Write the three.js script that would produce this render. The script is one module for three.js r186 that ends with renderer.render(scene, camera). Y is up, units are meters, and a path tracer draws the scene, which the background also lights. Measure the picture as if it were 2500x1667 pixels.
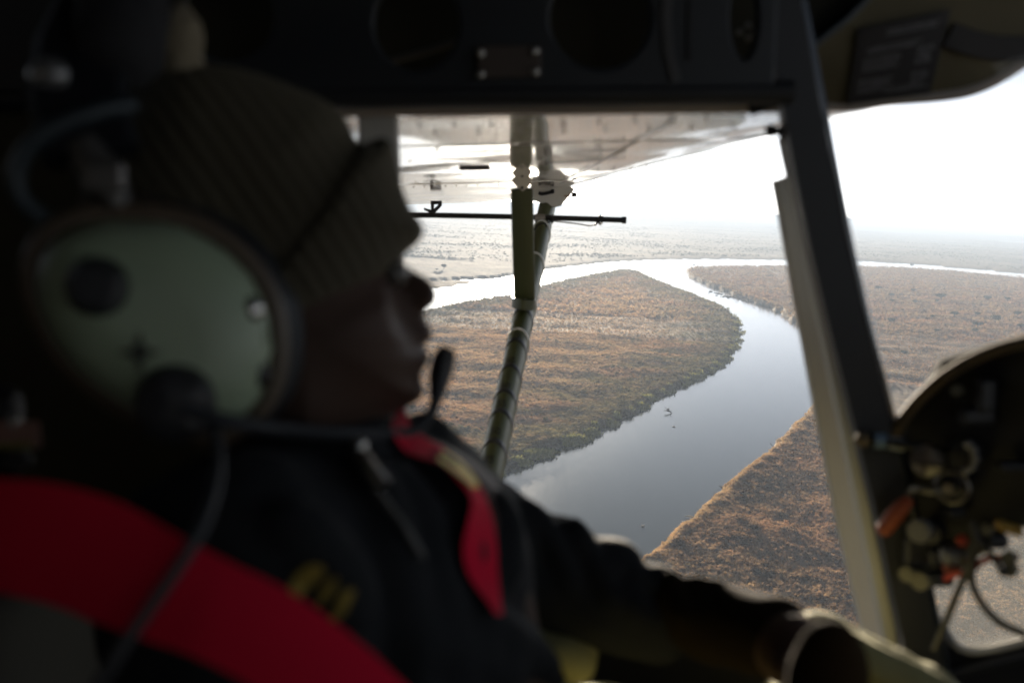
import * as THREE from 'three';
import { mergeGeometries, toCreasedNormals } from 'three/addons/utils/BufferGeometryUtils.js';
import { RoundedBoxGeometry } from 'three/addons/geometries/RoundedBoxGeometry.js';
import { createNoise2D, createNoise3D, createNoise4D } from 'simplex-noise';

// ------------------------------------------------------------------ camera, sky, sun, exposure
const scene = new THREE.Scene();
const V = (x, y, z) => new THREE.Vector3(x, y, z);
const deg = Math.PI / 180;
const EYE = V(0, 100, 0);                       // the cabin flies 100 m above the river
const camera = new THREE.PerspectiveCamera(37.87, 1024 / 682, 0.05, 90000);
camera.filmGauge = 36;
camera.rotation.order = 'YXZ';
camera.position.copy(EYE);
camera.rotation.set(-7.95 * deg, 0, 2.7 * deg);
camera.focus = 9; camera.userData.fStop = 4;
camera.updateMatrixWorld(true);
const SUN_ELEVATION = 4.9 * deg, SUN_AZIMUTH = 0.6 * deg;   // out past the left wing
const sunDir = V(Math.sin(SUN_AZIMUTH) * Math.cos(SUN_ELEVATION), Math.sin(SUN_ELEVATION), -Math.cos(SUN_AZIMUTH) * Math.cos(SUN_ELEVATION));

function makeSky() {
  const w = 1024, h = 512, d = new Float32Array(w * h * 4);
  for (let j = 0; j < h; j++) for (let i = 0; i < w; i++) {
    const el = ((j + 0.5) / h - 0.5) * Math.PI, az = ((i + 0.5) / w - 0.5) * 2 * Math.PI;
    const y = Math.sin(el), x = Math.cos(el) * Math.cos(az), z = Math.cos(el) * Math.sin(az);
    const e = Math.max(0, el / deg), g = Math.acos(Math.min(1, x * sunDir.x + y * sunDir.y + z * sunDir.z)) / deg;
    const low = Math.exp(-e / 6.2), away = 0.28 + 0.72 * Math.exp(-Math.pow(g / 36, 1.6)), base = (0.030 + 1.36 * low) * away + 0.020, m = Math.exp(-e / 11);
    const a1 = 13 * Math.exp(-Math.pow(g / 3.0, 1.4)), a2 = 0.35 * Math.exp(-g / 5.5);
    let r = base * (0.62 + 0.38 * m) + a1 + a2, gg = base * (0.78 + 0.20 * m) + a1 * 0.93 + a2 * 0.95, b = base * (1.06 - 0.12 * m) + a1 * 0.78 + a2 * 0.84;
    if (el < 0) { r = 0.42; gg = 0.38; b = 0.34; }
    d.set([r, gg, b, 1], (j * w + i) * 4);
  }
  const t = new THREE.DataTexture(d, w, h, THREE.RGBAFormat, THREE.FloatType);
  t.mapping = THREE.EquirectangularReflectionMapping; t.magFilter = t.minFilter = THREE.LinearFilter; t.needsUpdate = true;
  return t;
}
scene.background = makeSky();
scene.environment = scene.background;
const sun = new THREE.DirectionalLight(new THREE.Color().setRGB(1, 0.86, 0.68), 5);
sun.position.copy(EYE).addScaledVector(sunDir, 3000); sun.target.position.copy(EYE); scene.add(sun, sun.target);
sun.castShadow = true; Object.assign(sun.shadow.camera, { left: -1500, right: 1500, top: 1500, bottom: -1500, near: 1, far: 9000 });
scene.fog = new THREE.FogExp2(new THREE.Color().setRGB(0.64, 0.785, 1), 0.00024);
const renderer = new THREE.WebGLRenderer({ antialias: true });
renderer.toneMapping = THREE.LinearToneMapping; renderer.toneMappingExposure = 4.0;
renderer.shadowMap.enabled = true;

// ------------------------------------------------------------------ helpers
const rng = (s) => () => { s = (s + 0x6d2b79f5) | 0; let t = Math.imul(s ^ (s >>> 15), 1 | s); t = (t + Math.imul(t ^ (t >>> 7), 61 | t)) ^ t; return ((t ^ (t >>> 14)) >>> 0) / 4294967296; };
const R0 = rng(7), n2 = createNoise2D(rng(11)), n2b = createNoise2D(rng(12)), n3 = createNoise3D(rng(13)), n4 = createNoise4D(rng(14));
const clamp = (x, a = 0, b = 1) => Math.min(b, Math.max(a, x));
const mix = (a, b, t) => a + (b - a) * t;
const smooth = (a, b, x) => { const t = clamp((x - a) / (b - a)); return t * t * (3 - 2 * t); };
const used = {};
const numbered = (n) => { const k = used[n] = (used[n] ?? -1) + 1; return k ? `${n}_${String(k).padStart(3, '0')}` : n; };
function mat(r, g, b, roughness = 0.8, o = {}) {
  const { physical, ...rest } = o;
  const m = physical ? new THREE.MeshPhysicalMaterial({ roughness, ...rest }) : new THREE.MeshStandardMaterial({ roughness, ...rest });
  m.color.setRGB(r, g, b); return m;
}
// The aircraft flies nose up by 3.36 degrees. Its own axes: x forward, y up, z towards its right side, origin at the observer's eye.
const qA = new THREE.Quaternion().setFromAxisAngle(V(0, 0, 1), 3.36 * deg), qAi = qA.clone().invert();
const rayW = (px, py) => V((px - 1250) / 2430, (833.5 - py) / 2430, -1).applyQuaternion(camera.quaternion);
const rayA = (px, py) => rayW(px, py).applyQuaternion(qAi);
const A = (px, py, z) => { const r = rayA(px, py); return r.multiplyScalar(-z / r.z); };    // on the lateral plane z metres to the left
const D = (px, py, d) => rayA(px, py).multiplyScalar(d);                                    // at a depth
const G = (px, py, h = 0) => { const r = rayW(px, py); return EYE.clone().addScaledVector(r, (EYE.y - h) / -r.y); };   // on the land
const baseOf = new Map();
function thing(name, label, category, base, group) {
  const g = new THREE.Group(); g.name = numbered(name);
  g.position.copy(base.clone().applyQuaternion(qA).add(EYE)); g.quaternion.copy(qA);
  g.userData = { label, category }; if (group) g.userData.group = group;
  baseOf.set(g, base); scene.add(g); return g;
}
function part(name, geo, m, parent, label) {
  let root = parent; while (!baseOf.has(root)) root = root.parent;
  const b = baseOf.get(root); geo.translate(-b.x, -b.y, -b.z);
  const me = new THREE.Mesh(geo, m); me.name = name; if (label) me.userData.label = label; parent.add(me); return me;
}
const merge = (gs) => mergeGeometries(gs.map((g) => { const q = g.index ? g.toNonIndexed() : g; for (const k of Object.keys(q.attributes)) if (!['position', 'normal', 'uv'].includes(k)) q.deleteAttribute(k); if (!q.attributes.uv) q.setAttribute('uv', new THREE.BufferAttribute(new Float32Array(q.attributes.position.count * 2), 2)); return q; }));
function box(cx, cy, cz, sx, sy, sz, r = 0.004) { const g = new RoundedBoxGeometry(sx, sy, sz, 2, Math.min(r, sx / 2.1, sy / 2.1, sz / 2.1)); g.translate(cx, cy, cz); return g; }
// a bar of a given cross-section (list of [along side, along out]) swept between two points
function sweep(points, section, side, closed = false) {
  const n = points.length, m = section.length, pos = [], uv = [], idx = []; let len = 0;
  for (let i = 0; i < n; i++) {
    const t = points[Math.min(n - 1, i + 1)].clone().sub(points[Math.max(0, i - 1)]).normalize();
    const s = side.clone().addScaledVector(t, -side.dot(t)).normalize(), o = s.clone().cross(t).normalize();
    if (i) len += points[i].distanceTo(points[i - 1]);
    const sec = typeof section[0] === 'function' ? section[0](i / (n - 1)) : section;
    for (let k = 0; k <= m; k++) { const [a, b] = sec[k % m]; const p = points[i].clone().addScaledVector(s, a).addScaledVector(o, b); pos.push(p.x, p.y, p.z); uv.push(k / m, len); }
  }
  for (let i = 0; i < n - 1; i++) for (let k = 0; k < m; k++) { const a = i * (m + 1) + k, b = a + m + 1; idx.push(a, b, a + 1, a + 1, b, b + 1); }
  if (!closed) for (const e of [0, n - 1]) { const b = e * (m + 1); for (let k = 1; k < m - 1; k++) e ? idx.push(b, b + k + 1, b + k) : idx.push(b, b + k, b + k + 1); }
  const g = new THREE.BufferGeometry(); g.setAttribute('position', new THREE.Float32BufferAttribute(pos, 3)); g.setAttribute('uv', new THREE.Float32BufferAttribute(uv, 2)); g.setIndex(idx);
  return g;
}
const bar = (points, section, side) => { const g = toCreasedNormals(sweep(points, section, side), 0.6); return g; };
const rect = (w, h, c = 0.003) => [[-w / 2 + c, -h / 2], [w / 2 - c, -h / 2], [w / 2, -h / 2 + c], [w / 2, h / 2 - c], [w / 2 - c, h / 2], [-w / 2 + c, h / 2], [-w / 2, h / 2 - c], [-w / 2, -h / 2 + c]];
const oval = (a, b, n = 20) => Array.from({ length: n }, (_, k) => [a * Math.cos(k / n * 2 * Math.PI), b * Math.sin(k / n * 2 * Math.PI)]);
const tube = (points, r, seg = 40, rad = 10, closed = false) => new THREE.TubeGeometry(new THREE.CatmullRomCurve3(points, closed), seg, r, rad, closed);
function taper(points, radii, rad = 9) {   // a round limb with changing radius
  const g = new THREE.TubeGeometry(new THREE.CatmullRomCurve3(points), 24, 1, rad), c = new THREE.CatmullRomCurve3(points), p = g.attributes.position;
  for (let i = 0; i <= 24; i++) { const o = c.getPointAt(i / 24), f = i / 24 * (radii.length - 1), k = Math.min(radii.length - 2, Math.floor(f)), r = mix(radii[k], radii[k + 1], f - k); for (let j = 0; j <= rad; j++) { const n = i * (rad + 1) + j; p.setXYZ(n, o.x + (p.getX(n) - o.x) * r, o.y + (p.getY(n) - o.y) * r, o.z + (p.getZ(n) - o.z) * r); } }
  return g;
}
const ball = (c, rx, ry = rx, rz = rx) => { const g = new THREE.SphereGeometry(1, 24, 16); g.scale(rx, ry, rz); g.translate(c.x, c.y, c.z); return g; };
function disc(c, dir, r, t, bevel = 0.2, n = 28) {   // a round knob facing along dir
  const b = r * bevel, g = new THREE.LatheGeometry([[0.0001, -t / 2], [r, -t / 2], [r, t / 2 - b], [r - b * 0.3, t / 2 - b * 0.3], [r - b, t / 2], [0.0001, t / 2]].map(([x, y]) => new THREE.Vector2(x, y)), n);
  const h = toCreasedNormals(g, 0.7); h.applyQuaternion(new THREE.Quaternion().setFromUnitVectors(V(0, 1, 0), dir.clone().normalize())); h.translate(c.x, c.y, c.z); return h;
}
const gridGeo = (nu, nv, f) => {   // f(u, v) -> Vector3
  const pos = [], uv = [], idx = [];
  for (let j = 0; j <= nv; j++) for (let i = 0; i <= nu; i++) { const p = f(i / nu, j / nv); pos.push(p.x, p.y, p.z); uv.push(i / nu, j / nv); }
  for (let j = 0; j < nv; j++) for (let i = 0; i < nu; i++) { const a = j * (nu + 1) + i, b = a + nu + 1; idx.push(a, a + 1, b, a + 1, b + 1, b); }
  const g = new THREE.BufferGeometry(); g.setAttribute('position', new THREE.Float32BufferAttribute(pos, 3)); g.setAttribute('uv', new THREE.Float32BufferAttribute(uv, 2)); g.setIndex(idx); g.computeVertexNormals(); return g;
};
// --- signed fields meshed with surface nets
const sub = (p, q) => [p.x - q.x, p.y - q.y, p.z - q.z];
function cone(p, a, b, ra, rb) { const bx = b.x - a.x, by = b.y - a.y, bz = b.z - a.z, x = p.x - a.x, y = p.y - a.y, z = p.z - a.z, h = clamp((x * bx + y * by + z * bz) / (bx * bx + by * by + bz * bz + 1e-12)); return Math.hypot(x - bx * h, y - by * h, z - bz * h) - mix(ra, rb, h); }
const smin = (a, b, k) => { const h = Math.max(k - Math.abs(a - b), 0) / k; return Math.min(a, b) - h * h * k / 4; };
const smax = (a, b, k) => -smin(-a, -b, k);
function nets(f, lo, hi, cell) {
  const nx = Math.ceil((hi.x - lo.x) / cell) + 1, ny = Math.ceil((hi.y - lo.y) / cell) + 1, nz = Math.ceil((hi.z - lo.z) / cell) + 1, F = new Float32Array(nx * ny * nz), p = V();
  const at = (i, j, k) => (k * ny + j) * nx + i;
  for (let k = 0; k < nz; k++) for (let j = 0; j < ny; j++) for (let i = 0; i < nx; i++) F[at(i, j, k)] = f(p.set(lo.x + i * cell, lo.y + j * cell, lo.z + k * cell));
  const id = new Int32Array(nx * ny * nz).fill(-1), pos = [], idx = [];
  const E = [[0, 1], [2, 3], [4, 5], [6, 7], [0, 2], [1, 3], [4, 6], [5, 7], [0, 4], [1, 5], [2, 6], [3, 7]];
  for (let k = 0; k < nz - 1; k++) for (let j = 0; j < ny - 1; j++) for (let i = 0; i < nx - 1; i++) {
    const c = []; let neg = 0; for (let q = 0; q < 8; q++) { const v = F[at(i + (q & 1), j + (q >> 1 & 1), k + (q >> 2))]; c.push(v); if (v < 0) neg++; }
    if (neg === 0 || neg === 8) continue;
    let x = 0, y = 0, z = 0, n = 0;
    for (const [a, b] of E) if ((c[a] < 0) !== (c[b] < 0)) { const t = c[a] / (c[a] - c[b]); x += mix(a & 1, b & 1, t); y += mix(a >> 1 & 1, b >> 1 & 1, t); z += mix(a >> 2, b >> 2, t); n++; }
    id[at(i, j, k)] = pos.length / 3; pos.push(lo.x + (i + x / n) * cell, lo.y + (j + y / n) * cell, lo.z + (k + z / n) * cell);
  }
  const quad = (a, b, c, d, flip) => { if (a < 0 || b < 0 || c < 0 || d < 0) return; flip ? idx.push(a, c, b, b, c, d) : idx.push(a, b, c, b, d, c); };
  for (let k = 1; k < nz - 1; k++) for (let j = 1; j < ny - 1; j++) for (let i = 1; i < nx - 1; i++) {
    const s = F[at(i, j, k)] < 0;
    if (s !== F[at(i + 1, j, k)] < 0) quad(id[at(i, j - 1, k - 1)], id[at(i, j, k - 1)], id[at(i, j - 1, k)], id[at(i, j, k)], !s);
    if (s !== F[at(i, j + 1, k)] < 0) quad(id[at(i - 1, j, k - 1)], id[at(i, j, k - 1)], id[at(i - 1, j, k)], id[at(i, j, k)], s);
    if (s !== F[at(i, j, k + 1)] < 0) quad(id[at(i - 1, j - 1, k)], id[at(i, j - 1, k)], id[at(i - 1, j, k)], id[at(i, j, k)], !s);
  }
  const g = new THREE.BufferGeometry(); g.setAttribute('position', new THREE.Float32BufferAttribute(pos, 3)); g.setIndex(idx);
  const uv = new Float32Array(pos.length / 3 * 2); for (let i = 0; i < pos.length / 3; i++) { uv[2 * i] = pos[3 * i] + pos[3 * i + 2] * 0.7; uv[2 * i + 1] = pos[3 * i + 1]; } g.setAttribute('uv', new THREE.BufferAttribute(uv, 2));
  g.computeVertexNormals(); return g;
}
function polyDist(x, y, P) {   // > 0 inside
  let d = 1e9, s = -1;
  for (let i = 0, j = P.length - 1; i < P.length; j = i++) {
    const [ax, ay] = P[j], [bx, by] = P[i], ex = bx - ax, ey = by - ay, wx = x - ax, wy = y - ay, t = clamp((wx * ex + wy * ey) / (ex * ex + ey * ey + 1e-12)), qx = wx - ex * t, qy = wy - ey * t;
    d = Math.min(d, qx * qx + qy * qy);
    if ((ay > y) !== (by > y) && x < (bx - ax) * (y - ay) / (by - ay) + ax) s = -s;
  }
  return s * Math.sqrt(d);
}
const march = (f, px, py, d0 = 0.3, d1 = 1.1) => { const r = rayA(px, py), p = V(); let d = d0; for (let i = 0; i < 300 && d < d1; i++) { const v = f(p.copy(r).multiplyScalar(d)); if (v < 0.0006) return d; d += Math.max(0.0008, v * 0.6); } return null; };
// --- textures
function tex(n, f, srgb = false, rep = 1) {   // f(u, v) -> [r, g, b] 0..1
  const d = new Uint8Array(n * n * 4); for (let j = 0; j < n; j++) for (let i = 0; i < n; i++) { const c = f(i / n, j / n); d.set([c[0] * 255, c[1] * 255, c[2] * 255, 255].map((x) => clamp(x, 0, 255)), (j * n + i) * 4); }
  const t = new THREE.DataTexture(d, n, n); t.wrapS = t.wrapT = THREE.RepeatWrapping; t.magFilter = t.minFilter = THREE.LinearFilter; t.repeat.set(rep, rep); if (srgb) t.colorSpace = THREE.SRGBColorSpace; t.needsUpdate = true; return t;
}
const tileNoise = (u, v, k) => { const a = u * 2 * Math.PI, b = v * 2 * Math.PI, r = k / (2 * Math.PI); return n4(Math.cos(a) * r, Math.sin(a) * r, Math.cos(b) * r, Math.sin(b) * r); };

// ------------------------------------------------------------------ the land: banks read from the photograph, laid on the plain
const W = (list) => list.map(([x, y]) => { const p = G(x, y); return [p.x, p.z]; });
const PENINSULA = [...W([[300, 900], [800, 812], [1040, 761], [1120, 744], [1204, 729], [1255, 723], [1302, 704.5], [1368, 688], [1438, 674], [1508, 662], [1531, 660], [1559, 665], [1578, 676], [1611, 690], [1648, 704.5], [1686, 718.5], [1723, 735], [1761, 751], [1784, 768], [1798, 789], [1805, 807], [1798, 835], [1786, 861], [1765, 887], [1733, 910], [1695, 929], [1648, 952], [1588, 980], [1555, 1009], [1503, 1034], [1461, 1053], [1424, 1076], [1368, 1097], [1321, 1116], [1274, 1139], [1218, 1163], [1100, 1208], [900, 1290], [600, 1430], [0, 1700]]), [-900, -150], [-900, -330]];
const RIGHT = [...W([[3300, 790], [2900, 732], [2500, 681], [2425, 675], [2336, 665.5], [2247, 659], [2187, 656], [2110, 653.5], [1936, 652.5], [1817, 653], [1742, 653], [1690, 657], [1676, 663], [1690, 679], [1718, 690.5], [1751, 704.5], [1789, 718.5], [1835, 735], [1873, 747], [1910, 765], [1938, 784], [1971, 803], [2010, 830], [2040, 868], [2044, 910], [2030, 945], [1997, 976], [1966, 1022.5], [1929, 1055], [1896, 1093], [1863.5, 1125.5], [1831, 1149], [1779, 1191], [1729.5, 1236], [1704, 1261.5], [1670, 1291], [1627, 1330], [1593, 1359], [1564, 1385], [1480, 1450], [1380, 1540], [1200, 1720]]), [40, 60], [60, 300], [6000, 600], [6000, -900]];
const FAR = [...W([[-900, 800], [300, 722], [700, 700], [900, 695], [1000, 691], [1106, 682], [1181, 680], [1227, 676], [1255, 672], [1307, 660], [1368, 652], [1438, 644], [1508, 637], [1578, 634], [1648, 632], [1742, 631], [1835, 633], [1929, 633], [2107, 637], [2157, 639], [2226, 644], [2306, 650], [2396, 658], [2500, 667], [2900, 708], [3400, 772]]), [9000, -900], [90000, -2000], [90000, -90000], [-90000, -90000], [-90000, -800]];
const SPIT = W([[850, 712], [1059, 704.5], [1125, 696], [1167, 688.5], [1115, 684.5], [1040, 686], [900, 692]]);
const LANDS = [PENINSULA, RIGHT, FAR, SPIT];
const shore = (x, z) => {
  let d = -1e9, which = 0; LANDS.forEach((P, i) => { const q = polyDist(x, z, P); if (q > d) { d = q; which = i; } });
  const r = Math.hypot(x, z), k = clamp(r / 500, 0.7, 2.2);
  const rag = which === 1 && r < 600 ? 0.55 : 1;
  return [d + rag * (2.0 * k * n2(x / 17, z / 17) + 1.3 * k * n2b(x / 6, z / 6) + 0.6 * n2(x / 2.3, z / 2.3)), which, d];
};
const ground_h = (x, z, s) => {
  const [d, which] = s, r = Math.hypot(x, z);
  if (d < -3) return -1.6;
  const top = which === 1 ? 4.2 : which === 3 ? 0.7 : 2.6;
  let h = mix(-1.6, top, smooth(-3, which === 1 ? 4.5 : 6.5, d));
  const k = smooth(2, 14, d);
  h += k * (0.8 * n2(x / 55, z / 55) + (which === 1 ? 0.15 : 0.24) * n2b(x / 13, z / 13) + (which === 1 ? 0.06 : 0.12) * n2(x / 4.6, z / 4.6));
  if (r < 900) h += k * (which === 1 ? 0.62 : 0.28) * smooth(0.2, 0.8, n2(x / 3.3 + 40, z / 3.3)) * (0.3 + 0.7 * smooth(-0.2, 0.5, n2b(x / 28, z / 28)));
  if (which === 1) h += 0.12 * k * n2(x / 7, z / 7) + 0.9 * Math.exp(-((d - 4) ** 2) / 8) * (0.5 + n2b(x / 19, z / 19));
  if (r > 2200) h += smooth(2200, 9000, r) * (9 + 14 * n2(x / 2600, z / 2600) + 9 * n2b(x / 900, z / 900)) ;
  return h;
};
// colour of the dry grass, its green and its burnt patches
const soilColor = (x, z, s) => {
  const [d, which] = s, a = n2(x / 130 + 3, z / 130), b = n2b(x / 45, z / 45), c = n2(x / 15 + 9, z / 15), e = n2b(x / 5, z / 5);
  let r = 0.300, g = 0.212, bl = 0.126;                                   // straw
  const put = (t, R, Gc, B) => { t = clamp(t); r = mix(r, R, t); g = mix(g, Gc, t); bl = mix(bl, B, t); };
  put(smooth(-0.1, 0.7, a + 0.4 * b) * 0.8, 0.335, 0.185, 0.105);          // rust-orange grass
  put(smooth(0.1, 0.8, -a + 0.5 * c) * 0.55, 0.36, 0.26, 0.125);            // pale straw
  put(smooth(0.25, 0.85, b + 0.35 * e) * 0.55, 0.135, 0.090, 0.060);       // bare and burnt
  if (which === 0) { put(smooth(66, 8, d + 34 * b) * 0.75, 0.130, 0.122, 0.050); put(smooth(9, 0, d) * 0.5, 0.085, 0.068, 0.045); }   // green edge
  if (which === 0) put(smooth(35, 110, d + 35 * b + 20 * a) * 0.75, 0.41, 0.275, 0.140);
  if (which === 1) { put(0.55, 0.225, 0.146, 0.076); put(smooth(0.2, 0.7, -b + 0.4 * e) * 0.5, 0.11, 0.075, 0.055); put(smooth(7, 2, d) * 0.8, 0.34, 0.235, 0.115); }
  if (which === 2) { put(0.7, 0.30, 0.25, 0.18); put(smooth(-0.1, 0.6, n2(x / 700, z / 260) + 0.4 * b) * 0.6, 0.14, 0.135, 0.10); }
  if (d < 1.2) { put(smooth(1.2, -0.5, d), 0.115, 0.090, 0.062); if (which === 1) put(smooth(1.1, 0.2, d) * smooth(-1.2, -0.3, d) * (0.4 + 0.6 * n2(x / 9, z / 9)), 0.55, 0.48, 0.38); }             // wet mud
  const v = 1 + 0.16 * c + 0.18 * e; return [r * v, g * v, bl * v];
};
const grain = tex(512, (u, v) => { const a = tileNoise(u, v, 26), b = tileNoise(u + 0.31, v + 0.17, 70), c = tileNoise(u + 0.5, v, 9), t = 0.74 + 0.15 * a + 0.17 * b + 0.10 * c; return [t, t, t * 0.98]; }, false);
{
  const az = [], el = [];
  for (let a = -180; a < -36; a += 6) az.push(a);
  for (let a = -36; a < 38; a += 0.098) az.push(a);
  for (let a = 38; a <= 180; a += 6) az.push(a);
  for (let e = 89; e > 28; e -= 5) el.push(e);
  for (let e = 28; e > 2.2; e -= 0.062) el.push(e);
  for (let e = 2.2; e > 0.16; e -= 0.034) el.push(e);
  el.push(0.13);
  const na = az.length, ne = el.length, pos = new Float32Array(na * ne * 3), col = new Float32Array(na * ne * 3), uv = new Float32Array(na * ne * 2), idx = [];
  for (let j = 0; j < ne; j++) for (let i = 0; i < na; i++) {
    const r = 100 / Math.tan(el[j] * deg), x = r * Math.sin(az[i] * deg), z = -r * Math.cos(az[i] * deg), k = j * na + i, s = shore(x, z);
    pos.set([x, ground_h(x, z, s), z], 3 * k); col.set(soilColor(x, z, s), 3 * k); uv.set([x / 21, z / 21], 2 * k);
  }
  for (let j = 0; j < ne - 1; j++) for (let i = 0; i < na - 1; i++) { const a = j * na + i, b = a + na; idx.push(a, a + 1, b, a + 1, b + 1, b); }
  const g = new THREE.BufferGeometry(); g.setAttribute('position', new THREE.BufferAttribute(pos, 3)); g.setAttribute('color', new THREE.BufferAttribute(col, 3)); g.setAttribute('uv', new THREE.BufferAttribute(uv, 2)); g.setIndex(idx); g.computeVertexNormals();
  const m = mat(1, 1, 1, 0.95, { physical: true, specularIntensity: 0.1, map: grain, bumpMap: grain, bumpScale: 0.35, vertexColors: true });
  const o = new THREE.Mesh(g, m); o.name = 'ground'; o.userData = { kind: 'structure', label: 'dry grass plain cut by a winding river', category: 'ground' }; scene.add(o);
}
{
  const ripple = tex(512, (u, v) => { const t = 0.5 + 0.22 * tileNoise(u, v, 22) + 0.16 * tileNoise(u + 0.4, v, 48) + 0.1 * tileNoise(u, v + 0.2, 90); return [t, t, t]; });
  const g = new THREE.CircleGeometry(9000, 96); g.rotateX(-Math.PI / 2);
  const p = g.attributes.position, uv = g.attributes.uv; for (let i = 0; i < p.count; i++) uv.setXY(i, p.getX(i) / 15, p.getZ(i) / 15);
  const m = mat(0.034, 0.040, 0.034, 0.06, { physical: true, ior: 1.333, bumpMap: ripple, bumpScale: 0.022 });
  const o = new THREE.Mesh(g, m); o.name = 'river'; o.userData = { kind: 'structure', label: 'calm wide river bending round the grassy peninsula', category: 'river' }; scene.add(o);
}
// --- grass and shrubs, too many to count
const onLand = (x, z) => { const s = shore(x, z); return s[0] > 0.6 ? s : null; };
function tuft(blades, seed, spread = 0.45, wide = 0.09) {
  const q = rng(seed), pos = [], idx = [];
  for (let i = 0; i < blades; i++) {
    const a = q() * 6.283, l = 0.55 + 0.5 * q(), o = spread * Math.sqrt(q()), b = q() * 6.283, x = o * Math.cos(b), z = o * Math.sin(b), lean = 0.25 + 0.5 * q(), w = wide * (0.7 + 0.8 * q());
    const n = pos.length / 3, cx = Math.cos(a), cz = Math.sin(a);
    pos.push(x - cz * w, 0, z + cx * w, x + cz * w, 0, z - cx * w, x + cx * lean * 0.4 * l + cz * w * 0.8, l * 0.65, z + cz * lean * 0.4 * l - cx * w * 0.8, x + cx * lean * l, l, z + cz * lean * l);
    idx.push(n, n + 1, n + 2, n, n + 2, n + 3);
  }
  const g = new THREE.BufferGeometry(); g.setAttribute('position', new THREE.Float32BufferAttribute(pos, 3)); g.setIndex(idx); const f = g.toNonIndexed(); f.computeVertexNormals(); return f;
}
function leafBlob(n, seed, squash = 0.8) {   // leaf clumps through a crown's volume
  const q = rng(seed), pos = [];
  for (let i = 0; i < n; i++) {
    const u = q() * 2 - 1, a = q() * 6.283, rr = Math.cbrt(0.15 + 0.85 * q()), lump = 0.75 + 0.3 * n3(u * 1.6 + seed, Math.cos(a) * 1.5, Math.sin(a) * 1.5), s = Math.sqrt(1 - u * u) * rr * lump;
    const c = V(s * Math.cos(a), (u * rr * lump * 0.5 + 0.5) * squash, s * Math.sin(a)), k = 0.12 + 0.13 * q(), t = V(q() - 0.5, q() - 0.5, q() - 0.5).normalize(), w = V(q() - 0.5, q() - 0.5, q() - 0.5).cross(t).normalize();
    const e = [c.clone().addScaledVector(t, k), c.clone().addScaledVector(w, k * 0.7), c.clone().addScaledVector(t, -k), c.clone().addScaledVector(w, -k * 0.7)];
    for (const m of [0, 1, 2, 0, 2, 3]) pos.push(e[m].x, e[m].y, e[m].z);
  }
  const g = new THREE.BufferGeometry(); g.setAttribute('position', new THREE.Float32BufferAttribute(pos, 3)); g.computeVertexNormals(); return g;
}
const leafMat = (o = {}) => mat(1, 1, 1, 1, { physical: true, transmission: 0.35, thickness: 0, specularIntensity: 0.08, side: THREE.DoubleSide, ...o });
function scatter(name, label, geos, list, color) {   // list of [x, z, size, [r, g, b], s]
  const per = geos.map(() => []); list.forEach((p, i) => per[i % geos.length].push(p));
  const grp = new THREE.Group(); grp.name = name; grp.userData = { label, category: name.replace('_', ' '), kind: 'stuff' }; scene.add(grp);
  per.forEach((l, gi) => {
    const im = new THREE.InstancedMesh(geos[gi], leafMat(), l.length); im.name = 'tufts'; im.userData.kind = 'stuff';
    const m = new THREE.Matrix4(), c = new THREE.Color();
    l.forEach(([x, z, sz, col, s, hs = 1], i) => { const a = (x * 12.9 + z * 78.2) % 6.283; m.makeRotationY(a).scale(V(sz, sz * hs, sz)); m.setPosition(x, ground_h(x, z, s) - 0.05, z); im.setMatrixAt(i, m); im.setColorAt(i, c.setRGB(...col)); });
    grp.add(im);
  });
}
const field = (n, r0, r1, a0, a1, pw, q, f) => { for (let i = 0; i < n; i++) { const t = Math.pow(q(), pw), r = mix(r0, r1, t), a = mix(a0, a1, q()) * deg; f(r * Math.sin(a), -r * Math.cos(a), r); } };
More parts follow.
